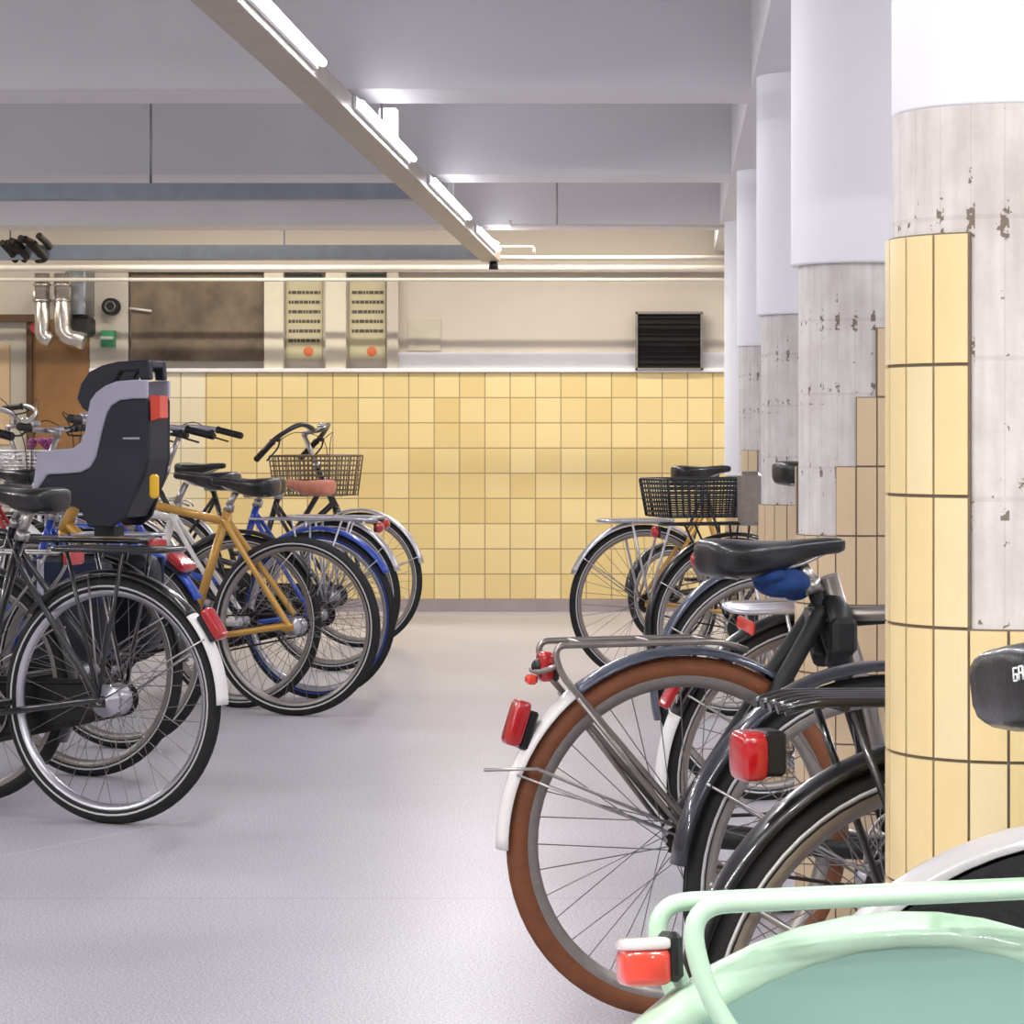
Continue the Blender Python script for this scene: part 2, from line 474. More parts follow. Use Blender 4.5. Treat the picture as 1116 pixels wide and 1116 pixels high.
def fender(root, name, c, r, a0, a1, m, stays=(150,), gap=.022, w=.052, tail=None, tail_mat='white_enamel', stay_mat='steel', depth=.014, skirt=0):
    R = r+gap
    b = MB(); end = tail if tail else a1
    fender_arc(b, c, R, a0, end, w, depth, skirt=skirt)
    f = b.build(name, m, root)
    if tail:
        b2 = MB(); fender_arc(b2, c, R+.0005, tail, a1, w+.001, depth, n=14, skirt=skirt)
        b2.build('fender_tail', tail_mat, f)
    if stays:
        s = MB()
        for a in stays: stay(s, c, R-.006, a)
        s.build('fender_stay', stay_mat, f)
    return f

def saddle(root, x, z, m='black_leather', L=.27, W=.17, tilt=0, springs=True):
    prof = [(-.502, .1, -.02, .02), (-.5, .34, -.01, .042), (-.49, .6, -.004, .05), (-.45, .82, 0, .056), (-.36, 1, .001, .06), (-.22, .98, -.001, .058), (-.08, .74, -.004, .052), (.06, .45, -.005, .044), (.2, .29, -.004, .036), (.36, .23, -.002, .03), (.45, .2, -.003, .027), (.49, .13, -.006, .02), (.5, .06, -.01, .012)]
    b = MB(); rings = []
    for (t, wf, dz, h) in prof:
        ring = []; hw = W/2*wf; h = h*(1.3 if t < .1 else 1.1)
        for j in range(16):
            a = 2*PI*j/16; ca, sa = math.cos(a), math.sin(a)
            yy = hw*math.copysign(abs(ca)**.75, ca)
            zz = dz + (0 if sa < 0 else 0) + (h*.32*abs(sa)**.9-h*.32 if sa >= 0 else -h*.32-h*.68*abs(sa)**.6)
            if sa > .5 and t < .1: zz -= .003*(1-abs(ca))
            ring.append(V(x+t*L, yy, z+zz+tilt*t*L))
        rings.append(ring)
    b.loft(rings)
    s = b.build('saddle', m, root, loc=(x, 0, z))
    r = MB()
    for sy in (-1, 1):
        r.tube(smooth([(x+L*.36, sy*.006, z-.03), (x+L*.15, sy*.022, z-.052), (x-.02, sy*.022, z-.06), (x-L*.25, sy*.035, z-.05), (x-L*.4, sy*.045, z-.035)]), .0035, 8)
        if springs:
            cx = x-L*.36
            hel = [(cx+.013*math.cos(t*.9), sy*.045+.013*math.sin(t*.9), z-.03-.045*t/28) for t in range(29)]
            r.tube(hel, .0026, 6)
    r.box((x-.02, 0, z-.065), (.035, .05, .025), bev=.006)
    r.build('saddle_rail', 'steel', s)
    return s

def tapered(b, p, q, r1, r2=None, n=12): b.tube([p, q], [r1, r1 if r2 is None else r2], n)

def bike(X, Y, rz, label, group=None, r=.34, hs=.93, frame='black_paint', style='step', bb=(.44, .29), fmat='black_paint', hub_r=.022,
         sad='black_leather', sadx=None, rack='tube', rack_mat='steel', rackz=None, rack_x=(-.33, .12), bars='swept', barz=None, fender_kw=None, no_fender=False,
         tail='round', tyre='tyre_black', rim='alloy_dull', gear=True, basket=None, guard='case', front_kw=None, wb=1.1, light_kw=None, nsp=36, tube_r=.014, spk=.0011,
         stay_r=.009, skirt=None, springs=True, grip='black_plastic', strip=True, strip_mat='reflex_strip', cat='bicycle', kick=True, bar_mat='alloy', bar_pitch=0, seat_l=.27, seat_w=.17, rim_in=.016, tw=.019, sad_tilt=0, name='bicycle'):
    root = empty(name, (X, Y, 0), rz, label, cat, group)
    c = V(0, 0, r); fr = V(wb, 0, r); BB = V(bb[0], 0, bb[1])
    sa = math.radians(72)
    sx = BB.x-(hs-BB.z)/math.tan(sa)
    clz = .76 if hs > .85 else hs-.12
    cl = V(BB.x-(clz-BB.z)/math.tan(sa), 0, clz)
    ht = V(wb-.235, 0, .90); hb = V(wb-.13, 0, .70) if r > .3 else V(wb-.12, 0, .62)
    if r < .3: ht = V(wb-.2, 0, .86)
    # frame
    b = MB()
    tapered(b, BB, cl+V(-.012, 0, .03), tube_r)
    tapered(b, BB, hb+V(-.01, 0, .03), tube_r*1.15)
    if style == 'diamond': tapered(b, cl+V(0, 0, -.02), ht+V(.012, 0, -.04), tube_r*.95)
    elif style == 'level': tapered(b, cl+V(0, 0, -.035), V(ht.x, 0, cl.z-.01), tube_r*.95)
    else:
        b.tube(smooth([BB+V(-.05, 0, .17), BB+V(.12, 0, .2), V(.72, 0, .56), ht+V(.03, 0, -.09)]), tube_r, 12)
    tapered(b, ht, hb, tube_r*1.3)
    for sy in (-1, 1):
        w = .058
        b.tube(smooth([cl+V(0, sy*.014, -.01), cl+V(-.06, sy*.03, -.1), c+V(.02, sy*w, .03), c+V(0, sy*w, 0)], 4), stay_r, 10)
        b.tube(smooth([BB+V(-.01, sy*.02, 0), BB+V(-.1, sy*.036, .005), c+V(.03, sy*w, .002), c+V(0, sy*w, 0)], 4), stay_r*1.05, 10)
        b.box(c+V(.008, sy*w, 0), (.05, .005, .032), bev=.002)
    b.cyl(BB+V(0, -.036, 0), BB+V(0, .036, 0), .022, 16)
    b.build('frame', frame, root)
    # fork
    f = MB()
    f.cyl(hb+V(0, 0, -.002), hb+V(.01, 0, -.03), .019, 12)
    for sy in (-1, 1):
        f.tube(smooth([hb+V(.008, sy*.02, -.025), hb+V(.02, sy*.046, -.07), fr+V(-.055, sy*.052, .14), fr+V(-.02, sy*.052, .03), fr+V(0, sy*.052, 0)], 4), [.012]*8+[.0105]*4+[.008]*5, 10)
    f.build('fork', frame, root)
    wk = dict(r=r, tyre=tyre, rim=rim, nsp=nsp, strip=strip, spk=spk, strip_mat=strip_mat, rim_in=rim_in, tw=tw)
    rw = wheel(root, 'rear_wheel', 0, hub_r=hub_r, gear=gear, **wk)
    fw = wheel(root, 'front_wheel', wb, hub_r=.022, **wk)
    if not no_fender:
        kw = dict(a0=35, a1=205, m=fmat, stays=(150,)); kw.update(fender_kw or {})
        fender(root, 'rear_fender', c, r, **kw)
        kw2 = dict(a0=50, a1=188, m=fmat, stays=(170,), tail=None); kw2['m'] = kw['m']; kw2.update(front_kw or {})
        if 'skirt' in kw: kw2['skirt'] = kw['skirt']
        ff = fender(root, 'front_fender', fr, r, **kw2)
    # seatpost, saddle
    sp = MB(); tapered(sp, cl+V(0, 0, .02), V(sx, 0, hs-.05), .0128); sp.cyl(cl+V(-.012, 0, .02), cl+V(-.02, 0, .045), .019, 12)
    sp.build('seatpost', 'steel', root)
    saddle(root, (sx-.02) if sadx is None else sadx, hs, sad, L=seat_l, W=seat_w, springs=springs, tilt=sad_tilt)
    # stem, handlebar
    bz = barz or 1.08
    st = V(ht.x-.03-(bz-.95)*.3, 0, bz-.02)
    s = MB(); tapered(s, ht, V(st.x, 0, st.z), .0125); s.tube(rounded([(st.x, 0, st.z-.01), (st.x-.005, 0, st.z+.012), (st.x+.06, 0, st.z+.02)], .03), .012, 10)
    s.cyl((ht.x, 0, ht.z), (ht.x-.006, 0, ht.z+.03), .02, 12)
    s.build('stem', 'steel', root)
    hx = st.x+.06; hz = st.z+.02
    hbm = MB(); ends = []
    if bars == 'flat':
        pts = [(hx-.05, -.29, hz+.015), (hx-.01, -.1, hz+.005), (hx, 0, hz), (hx-.01, .1, hz+.005), (hx-.05, .29, hz+.015)]
        hbm.tube(smooth(pts), .0115, 10)
        ends = [(V(hx-.035, sy*.19, hz+.011), V(hx-.053, sy*.30, hz+.016), sy) for sy in (-1, 1)]
    elif bars == 'high':
        for sy in (-1, 1): pass
        pts = [(hx-.22, -.27, hz+.09), (hx-.08, -.25, hz+.1), (hx+.03, -.13, hz+.06), (hx, 0, hz), (hx+.03, .13, hz+.06), (hx-.08, .25, hz+.1), (hx-.22, .27, hz+.09)]
        hbm.tube(smooth(pts), .0115, 10)
        ends = [(V(hx-.11, sy*.256, hz+.1), V(hx-.235, sy*.272, hz+.088), sy) for sy in (-1, 1)]
    else:
        pts = [(hx-.24, -.25, hz-.01), (hx-.1, -.25, hz+.02), (hx+.01, -.17, hz+.03), (hx+.02, -.07, hz+.005), (hx, 0, hz), (hx+.02, .07, hz+.005), (hx+.01, .17, hz+.03), (hx-.1, .25, hz+.02), (hx-.24, .25, hz-.01)]
        hbm.tube(smooth(pts), .0115, 10)
        ends = [(V(hx-.12, sy*.25, hz+.016), V(hx-.255, sy*.25, hz-.014), sy) for sy in (-1, 1)]
    if bar_pitch:
        pm = Matrix.Rotation(bar_pitch, 3, 'Y'); pv = V(hx, 0, hz); rp_ = lambda p: pv+pm @ (Vector(p)-pv)
        hbm = MB(); hbm.tube([rp_(p) for p in smooth(pts)], .0125, 10); ends = [(rp_(a), rp_(c2), q) for a, c2, q in ends]
    hb_o = hbm.build('handlebar', bar_mat, root, loc=(hx, 0, hz))
    cab = MB()
    for (g0, g1, sy) in ends:
        d = (g1-g0).normalized()
        g = MB(); g.tube([g0, g0+d*.006, g0+d*.012, g1-d*.006, g1], [.0165, .0185, .0155, .0165, .012], 12); g.build('grip', grip, hb_o)
        l = MB(); k0 = g0-d*.02
        l.box(k0+V(.01, 0, -.008), (.03, .022, .02), bev=.004)
        l.tube(smooth([k0+V(.02, 0, -.012), k0+V(.03, 0, -.03)+d*.03, k0+V(.028, 0, -.036)+d*.11]), .0045, 6)
        l.build('brake_lever', 'black_plastic', hb_o)
        cab.tube(smooth([k0+V(.02, 0, -.01), k0+V(.1, -sy*.05, .03), V(hx+.07, sy*.03, hz-.06), V(ht.x+.06, sy*.012, ht.z-.1), fr+V(-.1, 0, .42)]), .0022, 6)
    cab.build('brake_cable', 'black_plastic', root)
    be = MB(); be.ell((hx-.01, .09, hz+.028), (.022, .022, .014), 14, 8); be.cyl((hx-.01, .09, hz+.002), (hx-.01, .09, hz+.03), .006, 8)
    be.build('bell', 'chrome', hb_o)
    # crank
    ck = MB()
    ck.lathe_y([(.078, -.05), (.084, -.05), (.084, -.047), (.078, -.047)], 40, BB)
    for k in range(5):
        a = 2*PI*k/5; ck.tube([BB+V(0, -.049, 0), BB+V(.08*math.cos(a), -.049, .08*math.sin(a))], .006, 6)
    ck.cyl(BB+V(0, -.06, 0), BB+V(0, .06, 0), .009, 12)
    e1 = BB+V(.16, -.066, -.045); e2 = BB+V(-.16, .066, .045)
    ck.tube([BB+V(0, -.06, 0), e1], [.013, .009], 10); ck.tube([BB+V(0, .06, 0), e2], [.013, .009], 10)
    ck_o = ck.build('crank', 'steel', root, loc=BB)
    for e, sy in ((e1, -1), (e2, 1)):
        p = MB(); p.cyl(e+V(0, sy*.0, 0), e+V(0, sy*.095, 0), .005, 8)
        p.box(e+V(.026, sy*.055, 0), (.02, .075, .02), bev=.004); p.box(e+V(-.026, sy*.055, 0), (.02, .075, .02), bev=.004)
        p.box(e+V(0, sy*.015, 0), (.05, .006, .012)); p.box(e+V(0, sy*.094, 0), (.05, .006, .012))
        po = p.build('pedal', 'black_plastic', ck_o)
    # chain and guard
    ch = MB()
    ch.tube([c+V(.0, -.049, .042), BB+V(0, -.049, .08)], .0035, 4); ch.tube([c+V(0, -.049, -.042), BB+V(0, -.049, -.08)], .0035, 4)
    ch.build('chain', 'cassette', root)
    if guard == 'case':
        g = MB()
        pl = [(BB.x+.1*math.cos(math.radians(a)), BB.z+.1*math.sin(math.radians(a))) for a in range(-90, 91, 15)]
        pl += [(.05*math.cos(math.radians(a))-.0, r+.05*math.sin(math.radians(a))) for a in range(95, 266, 19)]
        g.prism_y(pl, -.066+.008, -.054)
        g.build('chain_guard', 'black_plastic', root)
    # kickstand
    if kick:
        k = MB(); k.tube([V(.07, .07, r-.06), V(.02, .16, .012)], .007, 8); k.box((.07, .066, r-.055), (.05, .02, .03), bev=.004); k.tube([V(.02, .16, .012), V(.035, .185, .008)], .008, 8)
        k.build('kickstand', 'steel', root)
    # rack
    rz_ = rackz or (2*r+.055)
    x0, x1 = rack_x
    if rack == 'tube':
        k = MB(); w = .062
        loop = rounded([(x1+.03, -.02, rz_-.03), (x1-.02, -w, rz_), (x0, -w, rz_), (x0-.005, w, rz_), (x1-.02, w, rz_), (x1+.03, .02, rz_-.03)], .05)
        k.tube(loop, .0058, 8)
        for q in (x0+.1, (x0+x1)/2+.03, x1-.06): k.tube([(q, -w, rz_-.002), (q, w, rz_-.002)], .004, 6)
        for sy in (-1, 1):
            k.tube(rounded([(x0+.03, sy*w, rz_-.004), (x0+.055, sy*(w+.003), rz_-.06), (.0, sy*.07, r+.02)], .06), .0052, 8)
            k.tube([((x0+x1)/2+.03, sy*w, rz_-.004), (.005, sy*.07, r+.02)], .0045, 8)
        k.tube([(-.02, -.015, rz_-.002), (-.02, -.015, rz_-.002+.0), (x1-.02, -.012, rz_+.02)], .003, 6)
        k.build('rack', rack_mat, root)
    elif rack == 'wire':
        k = MB(); w = .066
        k.tube(rounded([(x1, -.03, rz_), (x1-.03, -w, rz_), (x0, -w*.75, rz_), (x0, w*.75, rz_), (x1-.03, w, rz_), (x1, .03, rz_)], .05, closed=True), .0052, 8, closed=True)
        for y in (-.04, -.02, 0, .02, .04): k.tube([(x0+.005, y*.8, rz_), (x1-.005, y, rz_)], .0032, 6)
        for q in (x0+.08, x0+.2, x0+.32): k.tube([(q, -w*.9, rz_-.004), (q, w*.9, rz_-.004)], .0038, 6)
        for sy in (-1, 1):
            for q in (x0+.12, x0+.26, x0+.34): k.tube([(q, sy*w*.88, rz_-.004), (.0, sy*.068, r+.015)], .0045, 8)
        k.build('rack', rack_mat, root)
    elif rack == 'flat':
        k = MB(); w = .07
        k.tube(rounded([(x1, -w, rz_), (x0, -w, rz_), (x0, w, rz_), (x1, w, rz_)], .04, closed=True), .008, 8, closed=True)
        k.box(((x0+x1)/2, 0, rz_+.004), ((x1-x0)*.9, .09, .006), bev=.002)
        for sy in (-1, 1):
            k.tube([(x0+.12, sy*w, rz_-.004), (.0, sy*.068, r+.015)], .006, 8); k.tube([(x0+.3, sy*w, rz_-.004), (.0, sy*.068, r+.015)], .006, 8)
        k.build('rack', rack_mat, root)
    if tail == 'round':
        l = MB(); l.box((x0-.012, 0, rz_-.03), (.012, .055, .04), bev=.004); bs = l.build('tail_light', 'black_plastic', root)
        l2 = MB(); l2.ell((x0-.02, 0, rz_-.03), (.016, .03, .024), 16, 8); l2.build('lens', 'red_lens', bs)
    elif tail == 'wide':
        l = MB(); l.box((x0-.01, 0, rz_-.015), (.014, .085, .036), bev=.005); bs = l.build('tail_light', 'black_plastic', root)
        l2 = MB(); l2.sbox((x0-.024, 0, rz_-.015), (.02, .09, .04), e=.4); l2.build('lens', 'red_lens', bs)
    if basket:
        bx, bz0, bw, bl, bh, bm = basket
        k = MB(); nr = 9; rt_ = .0035
        def rect(zz, e): return rounded([(bx-bl/2-e, -bw/2-e, zz), (bx+bl/2+e, -bw/2-e, zz), (bx+bl/2+e, bw/2+e, zz), (bx-bl/2-e, bw/2+e, zz)], .03, closed=True)
        for i in range(nr):
            t = i/(nr-1); k.tube(rect(bz0+bh*t, .02*t*1.0), rt_ if i < nr-1 else .0055, 6, closed=True)
        for i in range(15):
            for (ax, n_) in ((0, 15), (1, 12)):
                if i >= n_: continue
                t = -1+2*i/(n_-1)
                for sg in (-1, 1):
                    if ax == 0: p0 = V(bx+t*bl/2*.97, sg*bw/2, bz0); p1 = V(bx+t*(bl/2+.02)*.97, sg*(bw/2+.02), bz0+bh)
                    else: p0 = V(bx+sg*bl/2, t*bw/2*.97, bz0); p1 = V(bx+sg*(bl/2+.02), t*(bw/2+.02)*.97, bz0+bh)
                    k.tube([p0, p1], .0031, 5)
            y = -bw/2+bw*i/14; k.tube([(bx-bl/2, y, bz0), (bx+bl/2, y, bz0)], .0024, 5)
        k.build('basket', bm, root)
    return root

def at(px, s): return ((px-VX)/s, F/s)
# ================================================================== THE ROOM
YB = 16.1; SB = F/YB; XL, XR, YF, ZC = -6.5, 3.2, -3.0, 2.62
def W(px, py): return ((px-VX)/SB, EYE+(VY-py)/SB)
structure('floor', MB().box(((XL+XR)/2, (YF+YB)/2+.2, -.05), (XR-XL+.4, YB-YF+.8, .1)), 'floor')
structure('ceiling', MB().box(((XL+XR)/2, (YF+YB)/2+.2, ZC+.05), (XR-XL+.4, YB-YF+.8, .1)), 'ceiling_paint')
structure('wall_left', MB().box((XL-.1, (YF+YB)/2, ZC/2), (.2, YB-YF+.8, ZC)), 'cream_paint')
structure('wall_right', MB().box((XR+.1, (YF+YB)/2, ZC/2), (.2, YB-YF+.8, ZC)), 'white_paint')
structure('wall_front', MB().box(((XL+XR)/2, YF-.1, ZC/2), (XR-XL, .2, ZC)), 'white_paint')
structure('wall_back', MB().box(((XL+XR)/2, YB+.15, ZC/2), (XR-XL, .2, ZC)), 'cream_paint')
xw0 = W(98, 0)[0]; xw1 = W(222.8, 0)[0]
tz = 1.447
mb = MB().box(((xw1+XR)/2, YB+.025, (tz+.0745)/2), (XR-xw1, .05, tz-.0745)); structure('wall_tiling', mb, 'wall_tile')
mb = MB().box(((xw1+xw0)/2, YB+.025, (tz+.0745)/2), (xw1-xw0, .05, tz-.0745)); structure('wall_pale_tiling', mb, 'wall_tile_pale')
structure('baseboard_back', MB().box(((xw0+XR)/2, YB+.02, .037), (XR-xw0, .06, .0745)), 'baseboard_grey')
# ledge over the tiles and the pale band behind it
structure('trim_1', MB().box(((xw0+XR)/2, YB+.01, tz+.012), (XR-xw0, .08, .024), bev=.004), 'white_paint')
x0, z1 = W(430, 384)
structure('trim_2', MB().box(((x0+XR)/2, YB+.035, (tz+.024+z1)/2), (XR-x0, .03, z1-tz-.024)), 'white_paint')
# pier left of the mural, thin posts between the panels
for i, (a, b_, m_) in enumerate(((98, 140, 'cream_paint'), (288, 309, 'post_cream'), (355, 377, 'post_cream'), (422, 434, 'cream_paint'))):
    xa = W(a, 0)[0]; xb = W(b_, 0)[0]
    structure('trim_%d' % (i+3), MB().box(((xa+xb)/2, YB+.02, (W(0, 292)[1]+tz+.024)/2), (xb-xa, .06, W(0, 292)[1]-tz-.024)), m_)
structure('trim_7', MB().box(((xw0+XR)/2, YB+.02, W(0, 291)[1]), (XR-xw0, .08, .06)), 'cream_paint')
# cross beams and the long girder over the columns
for i, y in enumerate((.1, 2.9, 5.7, 8.5, 11.31, 14.05)):
    structure('ceiling_beam' if i == 0 else 'ceiling_beam.%03d' % i, MB().box(((XL+.25)/2, y+.19, (2.18+ZC)/2), (.25-XL, .38, ZC-2.18)), 'ceiling_paint')
    structure('ceiling_beam.%03d' % (i+10), MB().box(((.72+XR)/2, y+.19, (2.18+ZC)/2), (XR-.72, .38, ZC-2.18)), 'ceiling_paint')
structure('ceiling_girder', MB().box((.485, (YF+YB)/2, (2.18+ZC)/2), (.47, YB-YF, ZC-2.18)), 'ceiling_paint')

# ------------------------------------------------------------------ columns
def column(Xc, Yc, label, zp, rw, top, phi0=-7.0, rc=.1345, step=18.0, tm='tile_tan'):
    root = empty('column', (Xc, Yc, 0), 0, label, 'column', 'round columns along the parking bay')
    b = MB(); b.lathe_z([(0, zp-.012), (rw-.003, zp-.012), (rw, zp-.006), (rw, 2.18)], 64); b.build('painted_shaft', 'white_paint', root)
    b = MB(); b.lathe_z([(rc, 0), (rc, zp-.01)], 64); b.build('concrete_shaft', 'concrete', root)
    b = MB(); pitch = .148; z0 = 1.305-9*pitch
    for k in range(20):
        ph = phi0+step*k
        while ph > 180: ph -= 360
        n = top(ph+step/2)
        a0 = math.radians(-90+ph); a1 = math.radians(-90+ph+step)
        # mortar bed behind this strip of tiles
        b.cur = 1
        zt = z0+pitch*n
        ri, ro = rc-.004, rc+.0055
        m = 4
        def slab(aa, ab, za, zb, ri, ro, sm):
            vs = []; 
            for i in range(m+1):
                a = aa+(ab-aa)*i/m
                for (rr, zz) in ((ri, za), (ro, za), (ro, zb), (ri, zb)): vs.append(V(rr*math.cos(a), rr*math.sin(a), zz))
            fs = []
            for i in range(m):
                for j in range(4): fs.append((i*4+j, (i+1)*4+j, (i+1)*4+(j+1) % 4, i*4+(j+1) % 4))
            fs += [(0, 1, 2, 3), (m*4+3, m*4+2, m*4+1, m*4)]
            b.add(vs, fs, sm)
        slab(a0-.004, a1+.004, 0.0, zt, ri, ro, False)
        for j in range(n):
            b.cur = 0 if random.random() < .8 else 2
            za = z0+pitch*j+.002; zb = za+pitch-.004
            if j == 0: za = .0
            slab(a0+.012, a1-.012, za, zb, ri+.004, rc+.0085, False)
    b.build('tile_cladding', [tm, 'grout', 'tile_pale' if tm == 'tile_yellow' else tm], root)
    return root
def top1(p): return 9 if -130 < p < -25 else (6 if p < 60 else 8)
def top2(p): return 9 if 10 < p < 90 else (8 if -8 < p <= 10 else (7 if -30 < p <= -8 else (6 if p > -90 else 7)))
def top3(p): return 6 if p < 20 else 8
def top4(p): return 7 if -60 < p < -20 else (6 if p < 0 else 8)
def top5(p): return 5
column(.391, 3.1, 'nearest round column, bare concrete above bright yellow strip tiles, white on top', 1.458, .1355, top1, tm='tile_yellow')
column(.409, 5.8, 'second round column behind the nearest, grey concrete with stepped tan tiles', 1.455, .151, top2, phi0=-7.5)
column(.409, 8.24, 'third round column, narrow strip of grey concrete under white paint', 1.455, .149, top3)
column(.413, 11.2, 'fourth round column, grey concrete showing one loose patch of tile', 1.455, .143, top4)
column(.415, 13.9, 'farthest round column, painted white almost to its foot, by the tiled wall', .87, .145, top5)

# ------------------------------------------------------------------ long cable tray with batten lamps
TX0, TX1, TZ0, TZ1 = -1.09, -.985, 2.06, 2.118
t = empty('cable_tray', (TX0, 3.0, TZ0), 0, 'long beige steel cable tray running from overhead towards the back wall', 'cable tray')
def child(mb, name, m, root):     # geometry given in world coordinates
    o = mb.build(name, m, root); o.location = -Vector(root.location); return o
b = MB(); y0, y1 = 1.2, 15.2; cx = (TX0+TX1)/2
b.box((cx, (y0+y1)/2, TZ0), (TX1-TX0, y1-y0, .003)); b.box((TX0, (y0+y1)/2, (TZ0+TZ1)/2), (.003, y1-y0, TZ1-TZ0)); b.box((TX1, (y0+y1)/2, (TZ0+TZ1)/2), (.003, y1-y0, TZ1-TZ0))
b.box((TX0+.006, (y0+y1)/2, TZ1), (.012, y1-y0, .003)); b.box((TX1-.006, (y0+y1)/2, TZ1), (.012, y1-y0, .003))
child(b, 'channel', 'tray_beige', t)
for y in (3.9, 6.6, 9.5, 12.0, 14.6):
    b = MB(); b.cyl((cx, y, TZ0), (cx, y, 2.61), .005, 8); b.box((cx, y, TZ0+.004), (.09, .03, .006)); child(b, 'threaded_rod', 'galvanised', t)
b = MB(); b.box((cx+.015, 9.58, TZ1+.065), (.066, .04, .13), bev=.006); child(b, 'lit_lamp_box', 'tube', t)
b = MB(); b.box((cx+.02, 12.2, TZ1+.06), (.03, .03, .12), bev=.004); child(b, 'lamp_bracket', 'white_paint', t)
b = MB(); b.cyl((cx+.02, 15.12, TZ0-.005), (cx+.02, 15.12, TZ0-.05), .022, 14, .028); child(b, 'smoke_detector', 'black_plastic', t)
lampY = [(3.2, 4.9), (5.65, 7.3), (8.17, 9.86), (10.66, 12.55), (13.2, 14.7)]
names = ['lit fluorescent batten on the tray side, partly above the frame', 'lit fluorescent batten on the tray at the top edge of the picture',
         'lit fluorescent batten on the tray below the small bright box', 'lit fluorescent batten nearest the far end of the tray', 'small lit fluorescent batten at the tray end by the back wall']
LC = (.98, .965, 1.0)
def area(name, loc, size, rot, power, col=LC, spread=PI):
    l = bpy.data.lights.new(name, 'AREA'); l.shape = 'RECTANGLE'; l.size, l.size_y = size; l.energy = power; l.color = col; l.spread = spread
    o = bpy.data.objects.new(name, l); C.objects.link(o); o.location = loc; o.rotation_euler = rot; return o
def batten(x, ya, yb, z, label, power, group='fluorescent battens', col=LC, side=1, up=True, rod=False):
    r = empty('batten_lamp', (x, (ya+yb)/2, z), 0, label, 'lamp', group)
    b = MB(); b.box((x-side*.008, (ya+yb)/2, z+.012), (.012, yb-ya, .04), bev=.002); child(b, 'lamp_housing', 'white_paint', r)
    b = MB(); b.tube([(x+side*.012, ya+.02, z+.008), (x+side*.012, yb-.02, z+.008)], .012, 10); child(b, 'fluorescent_tube', 'tube', r)
    if rod:
        b = MB()
        for q in (ya+.2, yb-.2): b.cyl((x-side*.008, q, z+.03), (x-side*.008, q, 2.61), .004, 6)
        child(b, 'hanging_rod', 'steel', r)
    area('tube_light', (x+side*.03, (ya+yb)/2, z+.005), (.03, yb-ya), (0, math.radians(-14*side), 0), power, col)
    if up: area('tube_light', (x+side*.03, (ya+yb)/2, z+.02), (.03, yb-ya), (0, math.radians(-130*side), 0), power*.03, col)
    return r
PW = 11
for (ya, yb), nm in zip(lampY, names): batten(TX1+.016, ya, yb, 2.086, nm, PW*(yb-ya))
WARM = (1.0, .91, .78)
# unseen battens added to light the left bay and columns; warm back-wall ones follow
for i, (ya, yb) in enumerate(((-1.6, .2), (2.0, 4.0), (5.2, 7.2), (8.4, 10.4), (11.8, 13.4))):
    batten(-4.6, ya, yb, 2.1, 'added unseen lit batten hanging left of the bikes, row place %d from the camera' % (i+1), 42 if i < 4 else 30, 'added battens over the left bay', side=1, up=True, rod=True)
for i, (ya, yb) in enumerate(((-.6, 1.2), (3.6, 5.4), (6.4, 8.2), (9.2, 11.0), (12.0, 13.6))):
    batten(1.75, ya, yb, 2.1, 'added unseen lit batten hanging behind the columns, row place %d from the camera' % (i+1), 22, 'added battens over the right bay', side=-1, rod=True)
for i, x in enumerate((-5.0, -2.6, -.6, 1.4)):
    r = empty('batten_lamp', (x, 15.0, 2.56), 0, 'warm fluorescent batten tucked between last beam and back wall, number %d from the left' % (i+1), 'lamp', 'warm battens by the back wall')
    b = MB(); b.box((x, 15.0, 2.59), (1.5, .06, .05), bev=.004); child(b, 'lamp_housing', 'white_paint', r)
    area('tube_light', (x, 15.0, 2.55), (1.45, .05), (0, 0, 0), 20, WARM)
for i, x in enumerate((-1.6, .7)):
    r = empty('batten_lamp', (x, .9, 2.5), 0, 'fluorescent batten behind the camera, ' + ('left' if i == 0 else 'right') + ' one of the pair', 'lamp', 'battens behind the camera')
    b = MB(); b.box((x, 1.2, 2.59), (1.5, .06, .05), bev=.004); child(b, 'lamp_housing', 'white_paint', r)
    area('tube_light', (x, 1.2, 2.55), (1.45, .06), (0, 0, 0), 82 if i else 75, (1, .975, .95))

# ------------------------------------------------------------------ trays, pipes and ducts near the back
def htray(label, xa, xb, y, z0, h, m):
    r = empty('cable_tray', (xb, y, z0), 0, label, 'cable tray', None)
    b = MB(); cx = (xa+xb)/2; w = .1
    b.box((cx, y, z0), (xb-xa, w, .003)); b.box((cx, y-w/2, z0+h/2), (xb-xa, .003, h)); b.box((cx, y+w/2, z0+h/2), (xb-xa, .003, h)); b.box((cx, y-w/2+.006, z0+h), (xb-xa, .012, .003))
    child(b, 'channel', m, r)
    x = xb-1.1
    while x > xa:
        b = MB(); b.cyl((x, y, z0), (x, y, 2.61), .005, 8); b.box((x, y, z0+.004), (.03, .09, .006)); child(b, 'threaded_rod', 'galvanised', r); x -= 1.55
    return r
htray('slate blue cable tray crossing the left side below the second visible beam', XL+.05, TX0-.006, 11.2, 2.062, .064, 'tray_blue')
htray('galvanised cable tray running along in front of the back wall', -4.0, TX0-.006, 15.05, 2.062, .078, 'tray_blue')
def pipe(label, pts, r, m='pipe_white', group=None, name='pipe'):
    b = MB(); b.tube(pts, r, 12); o = b.build(name, m); return tag(o, label, 'pipe', group)
def WP(px, py, d): s = F/d; return V((px-VX)/s, d, EYE+(VY-py)/s)
pipe('white pipe under the galvanised tray, running the full width of back wall', [V(XL, 15.55, 2.045), V(XR, 15.55, 2.045)], .018)
pipe('thin cream pipe below the full width white pipe', [V(XL, 15.7, 1.985), V(XR, 15.7, 1.985)], .011)
pipe('bright white pipe right of tray end, above the thicker white pipe', [WP(528, 281, 15.3), WP(800, 281, 15.3)], .014)
